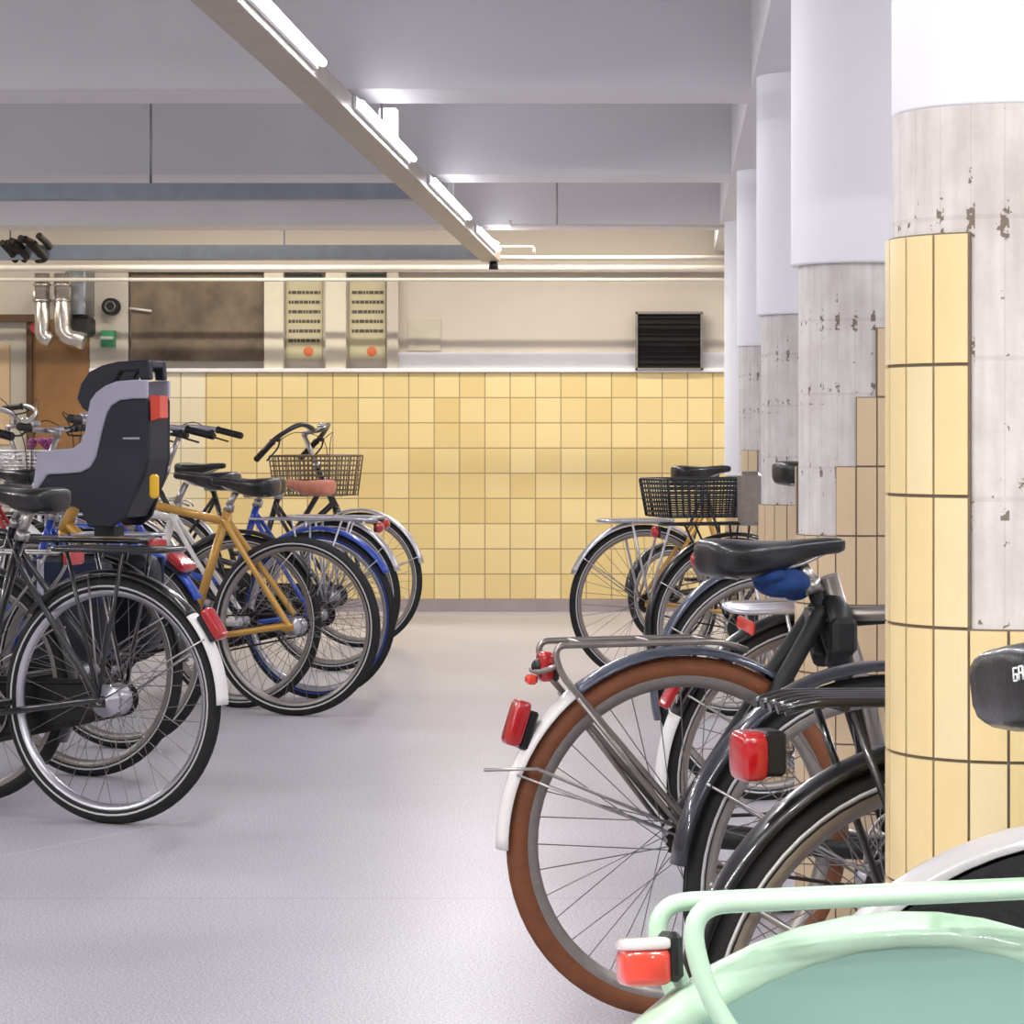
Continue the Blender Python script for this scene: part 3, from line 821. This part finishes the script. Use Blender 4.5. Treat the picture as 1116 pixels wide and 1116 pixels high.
pipe('small white pipe loop bending down beside the tray end', rounded([WP(530, 269, 15.2), WP(582, 269, 15.2), WP(582, 278, 15.2)], .02), .009)
pipe('thin white conduit clipped under the last ceiling beam', rounded([WP(556, 240, 13.95), WP(556, 246, 13.95), WP(790, 247, 13.95)], .02), .008)
b = MB(); b.cyl(WP(607, 195, 13.95), WP(607, 246, 13.95), .005, 8); tag(b.build('hanging_rod', 'steel'), 'thin steel rod holding up the white conduit under the last beam', 'rod')
b = MB(); b.tube([WP(540, 262, 15.2), WP(528, 285, 15.2)], .03, 12); tag(b.build('pipe_joint', 'pipe_white'), 'chunky white pipe joint at the far tray end', 'pipe')
# silver ducts above the brown panel
for i, (px, py1) in enumerate(((46, 366), (68, 366))):
    d = 15.75-i*.0
    pts = rounded([WP(px, 298, d), WP(px, py1, d), WP(px+(10 if i == 0 else 24), py1+6, d)], .08, 8)
    b = MB(); b.tube(pts, .05 if i else .045, 20)
    for q in (.2, .45): 
        p = WP(px, 298, d).lerp(WP(px, py1, d), q); b.cyl(p, p+V(0, 0, .012), .055, 20)
    tag(b.build('air_duct', 'duct_foil'), ['left one of two shiny silver ducts bending over the brown door', 'right one of two shiny silver ducts, its elbow reaching the black box'][i], 'duct', 'silver ducts')
b = MB(); b.box(WP(88, 320, 15.98), (.12, .3, .28), bev=.01); tag(b.build('duct_box', 'galvanised'), 'grey sheet metal duct box right of the silver ducts', 'duct box')
b = MB(); b.box(WP(90, 356, 15.9), (.12, .2, .12), bev=.02); tag(b.build('junction_box', 'black_plastic'), 'small black box below the grey duct box', 'box')
b = MB()
for k in range(9):
    p = WP(2+k*5, 262+random.uniform(-6, 8), 14.9); q = WP(6+k*5, 280+random.uniform(-6, 4), 15.1)
    b.tube(smooth([p, p.lerp(q, .5)+V(.05, 0, random.uniform(-.06, .06)), q]), .02, 8)
tag(b.build('cable_bundle', 'soot'), 'messy dark bundle of cables at the left end of the galvanised tray', 'cables')
r = empty('wall_lamp', WP(42, 320, 15.9), 0, 'small lit bulb beside the silver ducts', 'lamp')
b = MB(); b.ell(WP(42, 320, 15.88), (.028, .028, .035), 12, 8); child(b, 'bulb', 'tube', r)
b = MB(); b.cyl(WP(42, 320, 15.88), WP(42, 320, 16.2), .018, 10); child(b, 'lamp_base', 'white_paint', r)
# ------------------------------------------------------------------ left end of the back wall: brown panel, grey door
def wbox(px0, py0, px1, py1, y, t):    # rectangle seen at these pixels, thickness t behind depth y
    s = F/y; xa, xb = (px0-VX)/s, (px1-VX)/s; za, zb = EYE+(VY-py1)/s, EYE+(VY-py0)/s
    return MB().box(((xa+xb)/2, y+t/2, (za+zb)/2), (xb-xa, t, zb-za))
x35 = W(35, 0)[0]
b = MB().box(((x35+xw0)/2, YB+.02, W(0, 348)[1]/2), (xw0-x35-.01, .06, W(0, 348)[1])); 
door = b.build('door_1', 'wood_brown'); tag(door, kind='structure')
b = MB().box((W(92, 0)[0], YB-.03, 1.0), (.02, .03, .14), bev=.006); 
o = b.build('door_handle', 'steel', door); o.location = (0, 0, 0)
structure('trim_8', MB().box(((W(-60, 0)[0]+W(45, 0)[0])/2, YB+.0, W(0, 347)[1]), (105/SB, .1, .045)), 'wood_dark')
b = MB().box((W(-20, 0)[0], YB+.025, W(0, 350)[1]/2), (105/SB, .05, W(0, 350)[1])); door2 = b.build('door_2', 'door_grey'); tag(door2, kind='structure')
b = MB().box((W(-8, 0)[0], YB-.003, W(0, 430)[1]), (38/SB, .012, 110/SB), bev=.004); o = b.build('door_panel', 'door_panel', door2); o.location = (0, 0, 0)
structure('trim_9', MB().box((W(33, 0)[0], YB+.01, W(0, 350)[1]/2), (.035, .08, W(0, 350)[1])), 'wood_dark')
# fire bell, round speaker, emergency sign
b = MB(); p = WP(39, 357, 16.0); b.cyl(p+V(0, .1, 0), p, .05, 20, .035); tag(b.build('fire_bell', 'red_paint'), 'small red fire bell by the door lintel', 'bell')
r = empty('wall_speaker', WP(120, 334, 16.05), 0, 'round black speaker on the cream pier', 'speaker')
p = WP(120, 334, 16.02); b = MB(); b.cyl(p+V(0, .1, 0), p, .052, 24); child(b, 'speaker_body', 'black_plastic', r)
b = MB(); b.lathe_y([(0.022, p.y-.004), (.03, p.y-.01), (.035, p.y-.004)], 24, (p.x, 0, p.z)); child(b, 'cone_ring', 'rack_steel', r)
r = empty('emergency_sign', WP(117, 369, 16.05), 0, 'small green emergency box with a white bar below the speaker', 'sign')
child(wbox(110, 360, 124, 378, 16.02, .1), 'sign_box', 'green_sign', r); child(wbox(109, 366.5, 123, 370, 16.01, .012), 'white_bar', 'sign_white', r)
b = MB(); b.tube([WP(121, 292, 16.1), WP(121, 326, 16.1)], .005, 6); b.tube([WP(120, 343, 16.1), WP(118, 361, 16.1)], .005, 6); b.tube([WP(116, 377, 16.1), WP(115, 404, 16.1)], .005, 6)
tag(b.build('cable', 'rack_steel'), 'thin grey cable linking speaker and green sign down the pier', 'cable')
# mural panel, posters, vent
r = empty('picture_panel', WP(215, 346, 16.08), 0, 'large dark smudged picture panel high on the back wall', 'picture')
child(wbox(143, 300, 287, 393, 16.09, .06), 'panel', 'mural_dark', r); b = MB(); b.tube([WP(141, 336, 16.07), WP(165, 339, 16.07)], .008, 6); child(b, 'bracket', 'pipe_white', r)
def poster(px, label, sd):
    rnd = random.Random(sd)
    r = empty('poster', WP(px+20, 345, 16.09), 0, label, 'poster', None)
    child(wbox(px+1, 299, px+40, 392, 16.139, .012), 'sheet', 'poster_paper', r); child(wbox(px, 299, px+40, 305, 16.134, .01), 'header_bar', 'poster_header', r)
    for k in range(6 if sd == 1 else 5):
        b = MB(); y = 317+k*10.5; x = px+3.5
        while x < px+37:
            w = rnd.uniform(2, 5.5); w = min(w, px+38-x); q = wbox(x, y, x+w, y+3.4, 16.136, .006); b.add(q.v, q.f, False); x += w+.0
            x += 0.9
        child(b, 'text_line', 'poster_ink', r)
    s = F/16.115; b = MB(); c = WP(px+25, 383, 16.135); b.cyl(c+V(0, .006, 0), c, .03, 20); child(b, 'orange_mark', 'poster_orange', r)
poster(311, 'left of two tall beige posters with dark text lines and an orange dot', 1)
poster(380, 'right of two tall beige posters with dark text lines and an orange dot', 2)
tag(wbox(445, 348, 480, 382, 16.139, .012).build('notice', 'poster_faded'), 'faded blank notice right of the two posters', 'notice')
r = empty('wall_vent', WP(729, 371, 16.08), 0, 'square black louvred vent high on the back wall', 'vent')
child(wbox(694, 341, 764.5, 402, 16.07, .09), 'backing', 'vent_black', r)
b = MB()
for k in range(9):
    q = wbox(697, 345+k*6.2, 762, 346.6+k*6.2, 16.055, .02); b.add(q.v, q.f, False)
child(b, 'slats', 'vent_black', r)
b = MB()
for (a0, b0, a1, b1) in ((692.5, 339.5, 766, 342), (692.5, 401, 766, 403.5), (692.5, 339.5, 695, 403.5), (763.5, 339.5, 766, 403.5)):
    q = wbox(a0, b0, a1, b1, 16.05, .02); b.add(q.v, q.f, False)
child(b, 'frame', 'rack_steel', r)

# ================================================================== BICYCLES
D = math.radians
def local_box(root, name, m, x, z, size, ang=0, parent=None, y=0, bev=.005, ellipse=False):
    b = MB(); rot = Matrix.Rotation(-ang, 3, 'Y')
    if ellipse: b.ell((x, y, z), (size[0]/2, size[1]/2, size[2]/2), 18, 12, rot)
    elif 'lens' in m: b.sbox((x, y, z), size, rot)
    else: b.box((x, y, z), size, rot, bev)
    return b.build(name, m, parent or root)
def fender_light(root, r, R, ang, size=(.03, .045, .08), tl=1, body=True, name='tail_light', lens='red_lens'):
    a = D(ang); c = V(math.cos(a)*R, 0, r+math.sin(a)*R); rot = -(PI-a)      # long side follows the fender
    e = V(math.cos(a), 0, math.sin(a))
    p = None
    if body:
        b = MB(); b.box(c+e*.006, (.02, size[1]*.8, size[2]*.85), Matrix.Rotation((-a+PI)*tl, 3, 'Y'), .004); p = b.build(name, 'black_plastic', root)
    b = MB(); b.sbox(c+e*(.014+size[0]/2), size, Matrix.Rotation((-a+PI)*tl, 3, 'Y'), .35)
    return b.build('lens' if body else 'reflector', lens, p or root)
def bend_rack(root, r, x0, x1, z, w, tr, m, bend=.08, foot=.03, extra=True):
    k = MB()
    for sy in (-1, 1):
        k.tube(rounded([(x1, sy*w*.5, z-.02), (x1-.06, sy*w, z), (x0, sy*w, z), (x0+.012, sy*w, z-bend), (-.0, sy*.072, r+foot)], .055, 8), tr, 10)
        if extra: k.tube([(x0+.045, sy*(w+.003), z-bend-.045), (-.02, sy*.072, r+foot)], tr*.8, 8)
    for q in (x0+.06, (x0+x1)/2, x1-.08): k.tube([(q, -w, z), (q, w, z)], tr*.75, 8)
    if extra: k.tube(rounded([(x0+.01, -w, z-.035), (x0-.02, -w*.6, z-.05), (x0-.02, w*.6, z-.05), (x0+.01, w, z-.035)], .03), tr*.8, 8)
    return k.build('rack', m, root)

# ---- right row -----------------------------------------------------
X, Y = at(1020, 1372)
mint = bike(X, Y, D(14), 'pale mint green bicycle in the near right corner with solid green wheel guard', r=.335, hs=.912, frame='mint', fmat='mint', rack=None, tail=None,
    fender_kw=dict(a0=25, a1=207, m='mint', stays=(), gap=.02, w=.068, skirt=.034, depth=.012), front_kw=dict(a0=50, a1=190), guard='case', sadx=.24, hub_r=.04, wb=1.1, seat_l=.28, seat_w=.21, gear=False)
mint.rotation_euler[0] = D(-9)
for sy in (-1, 1):
    g = MB(); n = 26; rings = []
    vs = []; 
    for i in range(n+1):
        a = D(8+(186-8)*i/n)
        for (rr, yy) in ((.07, .040), (.326, .034), (.326, .0325), (.07, .0385)): vs.append(V(rr*math.cos(a), sy*yy, .335+rr*math.sin(a)))
    fs = [(i*4+j, (i+1)*4+j, (i+1)*4+(j+1) % 4, i*4+(j+1) % 4) for i in range(n) for j in range(4)]+[(0, 1, 2, 3), (n*4+3, n*4+2, n*4+1, n*4)]
    g.add(vs, fs, False); g.build('wheel_guard', 'mint_dark', mint)
bend_rack(mint, .335, -.192, .27, .704, .062, .0082, 'mint', bend=.07, extra=False)
o = local_box(mint, 'tail_light', 'black_plastic', -.192, .662, (.014, .042, .04))
local_box(mint, 'red_lens', 'red_faded_lens', -.214, .655, (.042, .044, .032), parent=o, bev=.012)
local_box(mint, 'clear_cap', 'clear_lens', -.214, .673, (.043, .046, .011), parent=o, bev=.007)
b = MB(); b.tube([(-.19, 0, .66), (-.175, 0, .62), (-.14, 0, .585)], .007, 8); b.build('light_bracket', 'mint', mint)
b = MB(); b.tube(smooth([(-.19, .01, .655), (-.18, .012, .64), (-.16, .0, .625), (-.13, -.02, .625)]), .0022, 6); b.build('light_wire', 'black_plastic', mint)
# little pale emblem printed on the side of the saddle
from mathutils.bvhtree import BVHTree
so = [c_ for c_ in mint.children if c_.name.startswith('saddle')][0]
bv = BVHTree.FromPolygons([v.co for v in so.data.vertices], [tuple(p.vertices) for p in so.data.polygons])
b = MB()
def emb(u, v):
    u = u*.7-.0085; v = v*.75
    h, nn, _, _ = bv.ray_cast(V(-.128+(u-.009)*.707-.2, -.062-(u-.009)*.707-.2, -.036+v), V(1, 1, 0).normalized())
    return (h-V(1, 1, 0).normalized()*.0006+Vector(so.location)) if h else None
for (u0, v0, u1, v1) in ((0, 0, .007, 0), (0, 0, 0, .007), (0, .007, .007, .007), (0, .007, 0, .014), (0, .014, .007, .014), (.007, 0, .007, .007), (.011, 0, .011, .015), (.011, .015, .018, .015), (.018, .015, .018, 0), (.011, .008, .018, .008)):
    p, q = emb(u0, v0), emb(u1, v1)
    if p and q: b.tube([p, q], .0009, 6)
e_ = b.build('emblem', 'sign_white', so)

X, Y = at(1175, 1080)
r2 = bike(X, Y, D(12), 'bicycle with pale grey rear mudguard and black coat guard in front of the nearest column', r=.335, hs=.90, frame='white_enamel', fmat='grey_enamel', rack=None, tail=None,
    fender_kw=dict(a0=20, a1=172, m='grey_enamel', stays=(150,), gap=.02, w=.062, depth=.016), sadx=.28, kick=False)
g = MB()
for sy in (-1, 1):
    n = 20; vs = []
    for i in range(n+1):
        a = D(20+(150-20)*i/n)
        for (rr, yy) in ((.2, .040), (.335, .034), (.335, .032), (.2, .038)): vs.append(V(rr*math.cos(a), sy*yy, .335+rr*math.sin(a)))
    fs = [(i*4+j, (i+1)*4+j, (i+1)*4+(j+1) % 4, i*4+(j+1) % 4) for i in range(n) for j in range(4)]+[(0, 1, 2, 3), (n*4+3, n*4+2, n*4+1, n*4)]
    g.add(vs, fs, False)
g.build('coat_guard', 'black_matte', r2)
X, Y = at(1028, 870)
r3 = bike(X, Y, D(20), 'black bicycle with big red tail light, its rear half showing left of the nearest column', r=.34, hs=.92, rack=None, tail=None,
    fender_kw=dict(a0=30, a1=178, m='black_paint', stays=(148, 165)), rim='alloy_dull', gear=True, kick=False)
k = MB()
for y in (-.06, -.03, 0, .03, .06): k.tube(rounded([(.2, y, .745), (-.2, y*.95, .755), (-.235, y*.8, .745)], .02), .0065, 8)
for q in (-.16, -.03, .12): k.tube([(q, -.062, .748), (q, .062, .748)], .006, 8)
for sy in (-1, 1):
    for q in (-.15, -.05): k.tube([(q, sy*.058, .742), (.0, sy*.07, .36)], .0055, 8)
k.build('rack', 'black_paint', r3)
o = local_box(r3, 'tail_light', 'black_plastic', -.236, .690, (.03, .05, .055))
local_box(r3, 'lens', 'red_lens', -.262, .687, (.036, .06, .062), parent=o, bev=.014)
X, Y = at(957, 662)
r4 = bike(X, Y, D(20), 'bicycle with glossy slate black mudguard right behind the brown tyred wheel', r=.34, hs=.92, rack=None, tail=None, fmat='fender_black',
    fender_kw=dict(a0=35, a1=172, m='fender_black', stays=(150,), gap=.026, w=.06), gear=True, kick=False, frame='black_paint', rim='alloy_dull')
X, Y = at(742, 588)
r5 = bike(X, Y, D(19), 'black and grey bicycle with brown tyre, white mudguard end and steel rack', r=.333, hs=.885, frame='black_matte', style='level', fmat='fender_slate', rack=None, tail=None, tyre='tyre_brown',
    rim='alloy_dull', fender_kw=dict(a0=40, a1=181, m='fender_slate', stays=(158,), tail=128, gap=.02, w=.054), sadx=.185, guard=None, bb=(.43, .29), strip=False, stay_r=.0165, tube_r=.015, kick=False, rim_in=.02, tw=.0205, seat_l=.285, seat_w=.19)
bend_rack(r5, .333, -.262, .12, .697, .055, .0062, 'rack_steel', bend=.05, foot=.02)
fender_light(r5, .333, .357, 145, (.03, .05, .085), .5)
o = local_box(r5, 'rear_reflector', 'black_plastic', -.247, .653, (.012, .05, .05)); local_box(r5, 'lens', 'red_lens', -.262, .655, (.026, .048, .055), parent=o)
o = local_box(r5, 'clip_light', 'black_plastic', -.272, .655, (.032, .03, .03), ellipse=True); local_box(r5, 'lens', 'red_faded', -.288, .632, (.02, .026, .018), parent=o)
b = MB(); b.tube([(-.385, -.03, .475), (-.29, -.045, .475), (-.03, -.068, .36)], .0035, 6); b.build('bent_stay', 'steel', r5)
# ring lock, seat tube wrap and blue cloth
b = MB(); b.tube([V(.30+.0, .055*math.cos(D(a)), .70+.062*math.sin(D(a))) for a in range(-60, 241, 20)], .016, 10, flat=1.5); b.box((.30, -.062, .70), (.05, .035, .07), bev=.01); b.build('ring_lock', 'black_plastic', r5)
b = MB(); b.ell((.20, -.0, .80), (.055, .05, .03), 14, 8); b.ell((.165, -.02, .815), (.035, .04, .016), 12, 8); b.ell((.235, .02, .785), (.03, .03, .022), 12, 8); b.build('saddle_cloth', 'blue_cloth', r5)
b = MB(); b.tube([(.295, 0, .81), (.375, 0, .56), (.43, 0, .31)], .019, 12); b.build('seat_tube_sleeve', 'rack_steel', r5)
b = MB(); b.tube([(.25, 0, .735), (.87, 0, .735)], .0175, 12); b.build('top_tube_sleeve', 'rack_steel', r5)
X, Y = at(868, 482)
r7 = bike(X, Y, D(22), 'black bicycle with silver wire rack behind the brown tyred one', r=.34, hs=.92, rack='wire', rack_mat='alloy', rackz=.705, rack_x=(-.22, .14), tail=None, rim='alloy_dull',
    fender_kw=dict(a0=40, a1=192, m='black_paint', stays=(150,), tail=158), gear=True, kick=False)
r7.rotation_euler[0] = D(9)
fender_light(r7, .34, .362, 152, (.016, .04, .075), body=False)
local_box(r7, 'reflector', 'red_faded', -.17, .665, (.014, .08, .03))
X, Y = at(835, 370)
r6 = bike(X, Y, D(20), 'dark bicycle with raised saddle between second and third column', r=.34, hs=1.0, rack='wire', rack_mat='alloy', tail='round', rack_x=(-.2, .15), frame='fender_slate', fmat='fender_slate', kick=False, rackz=.74,
    fender_kw=dict(a0=40, a1=195, m='fender_slate', stays=(150,)), style='diamond', sadx=.17)
X, Y = at(800, 285)
r8b = bike(X, Y, D(20), 'black bicycle with black wire basket on its rack, far right row', r=.34, hs=.92, rack='wire', rack_mat='black_paint', rack_x=(-.3, .12), basket=(-.13, .765, .28, .36, .14, 'wire_black'), tail='round', kick=False)
o = local_box(None, 'pannier_bag', 'black_plastic', 0, 0, (.09, .14, .2), bev=.015)
o.location = WP(817, 543, 9.9); tag(o, 'upright dark grey bag standing behind the black basket', 'bag'); o.data.materials[0] = M['baseboard_grey'] if False else M['rack_steel']
X, Y = at(702, 250)
r8 = bike(X, Y, D(20), 'bicycle with silver mudguard and silver rack, farthest big wheel on the right', r=.34, hs=.94, frame='gold_paint', fmat='alloy', rack='flat', rack_mat='alloy', rackz=.70, rack_x=(-.2, .12), tail=None, kick=False,
    fender_kw=dict(a0=50, a1=158, m='alloy', stays=(145,)), sadx=.27, seat_w=.15, guard=None)
X, Y = at(729, 212)
r9 = bike(X, Y, D(35), 'small wheeled folding bicycle farthest back on the right', r=.25, hs=.88, frame='black_paint', fmat='black_paint', rack=None, tail=None, kick=False, wb=1.0, barz=.98, guard=None, nsp=20,
    fender_kw=dict(a0=50, a1=175, m='black_paint', stays=()), bb=(.4, .27))

# ---- left row ------------------------------------------------------
X, Y = at(122, 394)
l1 = bike(X, Y, D(180-21), 'nearest black bicycle on the left with white mudguard end and red tail light', r=.342, hs=.93, rack='flat', rack_mat='black_paint', rack_x=(-.2, .16), rackz=.76, tail=None, rim='alloy', hub_r=.038,
    fender_kw=dict(a0=40, a1=180, m='black_paint', stays=(150, 80), tail=137, gap=.02, w=.056), gear=False, tw=.022, bb=(.46, .29), sadx=.30, kick=False)
fender_light(l1, .342, .364, 146, (.028, .045, .095))
X, Y = at(-32, 372)
l0 = bike(X, Y, D(180-21), 'black bicycle cut by the left edge behind the nearest left wheel', r=.34, hs=.90, rack='tube', rack_mat='steel', tail='wide', rim='alloy_dull', tyre='tyre_black', kick=False, strip=False)
X, Y = at(96, 346)
l2 = bike(X, Y, D(180-21), 'black bicycle carrying the grey child seat on its rack', r=.34, hs=.92, rack='flat', rack_mat='black_paint', tail='wide', rack_x=(-.23, .2), rackz=.745, kick=False, fender_kw=dict(a0=40, a1=175, m='black_paint', stays=(150,)))
bg = empty('pannier_bag', (X, Y, .38), D(159), 'dark navy double pannier bag hanging below the child seat, seen through the nearest left wheel', 'bag')
for sy in (-1, 1):
    b = MB(); b.sbox((-.02, sy*.135, .16), (.3, .09, .32), e=.35, n=28, m=16); b.build('pouch', 'navy_plastic', bg)
    b = MB(); b.box((-.02, sy*.178, .24), (.29, .012, .13), bev=.004); b.build('flap', 'navy_cloth', bg)
    b = MB(); b.box((.05, sy*.186, .2), (.025, .006, .22), bev=.002); b.build('strap', 'lilac_plastic', bg)
# child seat
CS = 4.292*346*.93
def cp(x, y): return ((412-x)/CS, .745-.0+ (880-y)/(4.292*346)-.0)
seat = empty('child_bike_seat', (X, Y, .757), D(164), 'grey and navy child seat with headrest mounted above a bicycle rack on the left', 'child seat')
def cpoly(pts): return [(cp(x, y)[0], cp(x, y)[1]-.745) for x, y in pts]
trim_p = cpoly([(262, 690), (278, 600), (290, 490), (350, 478), (440, 470), (470, 445), (490, 400), (500, 320), (512, 250), (535, 215), (575, 182), (620, 162), (690, 155), (752, 155), (752, 242), (690, 243), (635, 250), (600, 275), (580, 310), (565, 370), (550, 440), (535, 510), (510, 560), (470, 582), (400, 588), (330, 592), (300, 640)])
body_p = cpoly([(262, 692), (300, 640), (330, 592), (400, 588), (470, 582), (510, 560), (535, 510), (550, 440), (565, 370), (580, 310), (600, 275), (635, 250), (690, 243), (752, 242), (752, 520), (735, 590), (700, 680), (660, 790), (600, 835), (500, 835), (470, 760), (400, 706)])
head_p = cpoly([(432, 240), (450, 170), (485, 118), (540, 88), (610, 70), (745, 62), (752, 155), (705, 155), (700, 112), (625, 116), (608, 135), (596, 165), (560, 190), (528, 215), (508, 255), (494, 312), (455, 285)])
b = MB()
for sy in (-1, 1): b.prism_y(body_p, sy*.15-.012, sy*.15+.012)
back_p = cpoly([(640, 262), (752, 250), (752, 520), (735, 590), (700, 680), (640, 790), (520, 800), (470, 720), (330, 650), (330, 610), (500, 640), (600, 640), (640, 560), (668, 400)])
b.prism_y(back_p, -.14, .14)
b.build('shell', 'navy_plastic', seat, bevel=.006)
for sy in (-1, 1):
    b = MB(); b.prism_y(trim_p, sy*.152-.018, sy*.152+.018); b.build('side_wing', 'lilac_plastic', seat, bevel=.006)
b = MB()
b.prism_y(head_p, -.125, -.07); b.prism_y(head_p, .07, .125)
hp2 = cpoly([(610, 70), (745, 62), (750, 100), (625, 112)]); b.prism_y(hp2, -.08, .08)
hp3 = cpoly([(440, 240), (455, 170), (490, 118), (520, 150), (490, 200), (480, 290)])
b.build('headrest', 'navy_plastic', seat, bevel=.006)
rp = cpoly([(755, 225), (800, 228), (800, 330), (760, 345)]); b = MB(); b.prism_y(rp, .02, .14); b.build('reflector', 'red_faded', seat)
rp = cpoly([(470, 835), (560, 835), (560, 880), (470, 880)]); b = MB(); b.prism_y(rp, -.05, .05); b.build('mounting_block', 'black_plastic', seat)
b = MB(); b.tube([seatp for seatp in [(cp(650, 425)[0], .164, cp(650, 425)[1]-.745), (cp(720, 425)[0], .164, cp(720, 425)[1]-.745)]], .004, 6); b.build('strap', 'lilac_plastic', seat)
b = MB(); q = cp(700, 690); b.box((q[0]-.05, .12, q[1]-.745+.03), (.025, .04, .075), bev=.008); b.build('buckle', 'yellow_plastic', seat)

for ch in seat.children:
    for v in ch.data.vertices: v.co.y *= .45+.55*min(1, max(0, (v.co.x+.27)/.38))
X, Y = at(132, 318)
l3 = bike(X, Y, D(180-20), 'bicycle with blue rear mudguard and square red mesh reflector, behind the child seat', r=.34, hs=.90, rack='wire', rack_mat='alloy', tail=None, fmat='blue_paint', frame='blue_paint', kick=False, rack_x=(-.16, .15),
    fender_kw=dict(a0=40, a1=150, m='blue_paint', stays=(130,)))
fender_light(l3, .34, .355, 128, (.03, .09, .085), body=True)
X, Y = at(262, 277)
l3w = bike(X, Y, D(180-15), 'white framed bicycle left of the gold framed one', r=.34, hs=.93, frame='white_enamel', style='diamond', rack=None, tail=None, bars='flat', barz=1.09, fender_kw=dict(a0=40, a1=150, m='black_paint', stays=(130,)), kick=False, tube_r=.017, stay_r=.01, sadx=.15)
X, Y = at(322, 285)
l4 = bike(X, Y, D(180-14), 'gold framed bicycle with bare black rear wheel, no mudguard', r=.342, hs=.91, frame='gold_paint', style='diamond', rack=None, tail=None, no_fender=True, bars='flat', barz=1.12, tube_r=.0175, stay_r=.0115, strip=True, tw=.022, hub_r=.03, sadx=.21, guard=None, gear=True, kick=False)
fender_light(l4, .342, .20, 95, (.0, .0, .0)) if False else None
X, Y = at(347, 268)
l5 = bike(X, Y, D(180-18), 'bicycle with blue mudguard and blue rimmed wheel beside the gold one', r=.34, hs=.90, frame='blue_paint', fmat='blue_paint', rack='wire', rack_mat='alloy', rackz=.73, rack_x=(-.25, .3), tail='round', rim='alloy', strip_mat='blue_paint', kick=False,
    fender_kw=dict(a0=40, a1=150, m='blue_paint', stays=(140,), w=.056), sadx=.3)
X, Y = at(362, 240)
l6 = bike(X, Y, D(180-20), 'bicycle with salmon brown leather saddle and silver mudguard', r=.34, hs=.87, frame='black_paint', fmat='alloy', rack='flat', rack_mat='alloy', rackz=.70, rack_x=(-.25, .2), tail='round', sad='salmon_leather', sadx=.14, kick=False, seat_w=.19,
    fender_kw=dict(a0=40, a1=160, m='alloy', stays=(140,)))
# far bike parked the other way round, front basket towards the aisle
fx, fy = at(392, 216); th = D(-18)
l7 = bike(fx-1.1*math.cos(th), fy-1.1*math.sin(th), th, 'farthest left bicycle parked backwards, brown wire basket on its handlebar', r=.34, hs=.93, bars='swept', barz=1.09, bar_pitch=D(-32), frame='black_paint', fmat='alloy', rack='tube', tail='round', bar_mat='black_paint',
    basket=(1.1-.24, .765, .36, .3, .2, 'wire_brown'), kick=False, front_kw=dict(a0=-5+20, a1=150, m='alloy', stays=(20,)))
# two bicycles on the far side of the left stand, handlebars towards us
for (px, s, lb, kw) in ((70, 214, 'bicycle by the grey door with silver wire basket and purple flower garland', dict(bars='high', barz=1.12, frame='white_enamel', basket=(.99, .84, .36, .3, .15, 'alloy'))),
                        (8, 226, 'bicycle at the far left edge with a silver handlebar and dark frame', dict(bars='high', barz=1.08, frame='steel'))):
    fx, fy = at(px, s); th = D(-14)
    bk = bike(fx-1.1*math.cos(th), fy-1.1*math.sin(th), th, lb, r=.34, hs=.9, rack='tube', tail='round', kick=False, **kw)
    if px == 70:
        b = MB()
        for k in range(7): b.ell((.98+random.uniform(-.06, .06), random.uniform(-.08, .08), 1.0+random.uniform(0, .05)), (.025, .025, .018), 8, 6)
        b.build('flower_garland', 'purple_plastic', bk)
X, Y = at(60, 255)
bike(X, Y, D(180-20), 'red framed bicycle farther back, mostly hidden behind the child seat', r=.34, hs=.93, rack='wire', rack_mat='alloy', tail='round', kick=False, frame='red_paint') 
# ================================================================== CAMERA
cam = bpy.data.cameras.new('camera'); co = bpy.data.objects.new('camera', cam); C.objects.link(co)
co.location = (0, 0, EYE); co.rotation_euler = (PI/2, 0, 0)
cam.sensor_width = 36; cam.lens = F/1116*36
cam.shift_x = -(VX-558)/1116; cam.shift_y = -(558-VY)/1116
cam.clip_start = .05; cam.clip_end = 100
sc = bpy.context.scene; sc.camera = co
w = bpy.data.worlds.new('world'); sc.world = w; w.use_nodes = True
w.node_tree.nodes['Background'].inputs[0].default_value = (.8, .85, 1, 1); w.node_tree.nodes['Background'].inputs[1].default_value = .02
vs = sc.view_settings; vs.view_transform = 'Standard'; vs.look = 'None'; vs.gamma = 1; vs.use_curve_mapping = False; vs.exposure = 0.36
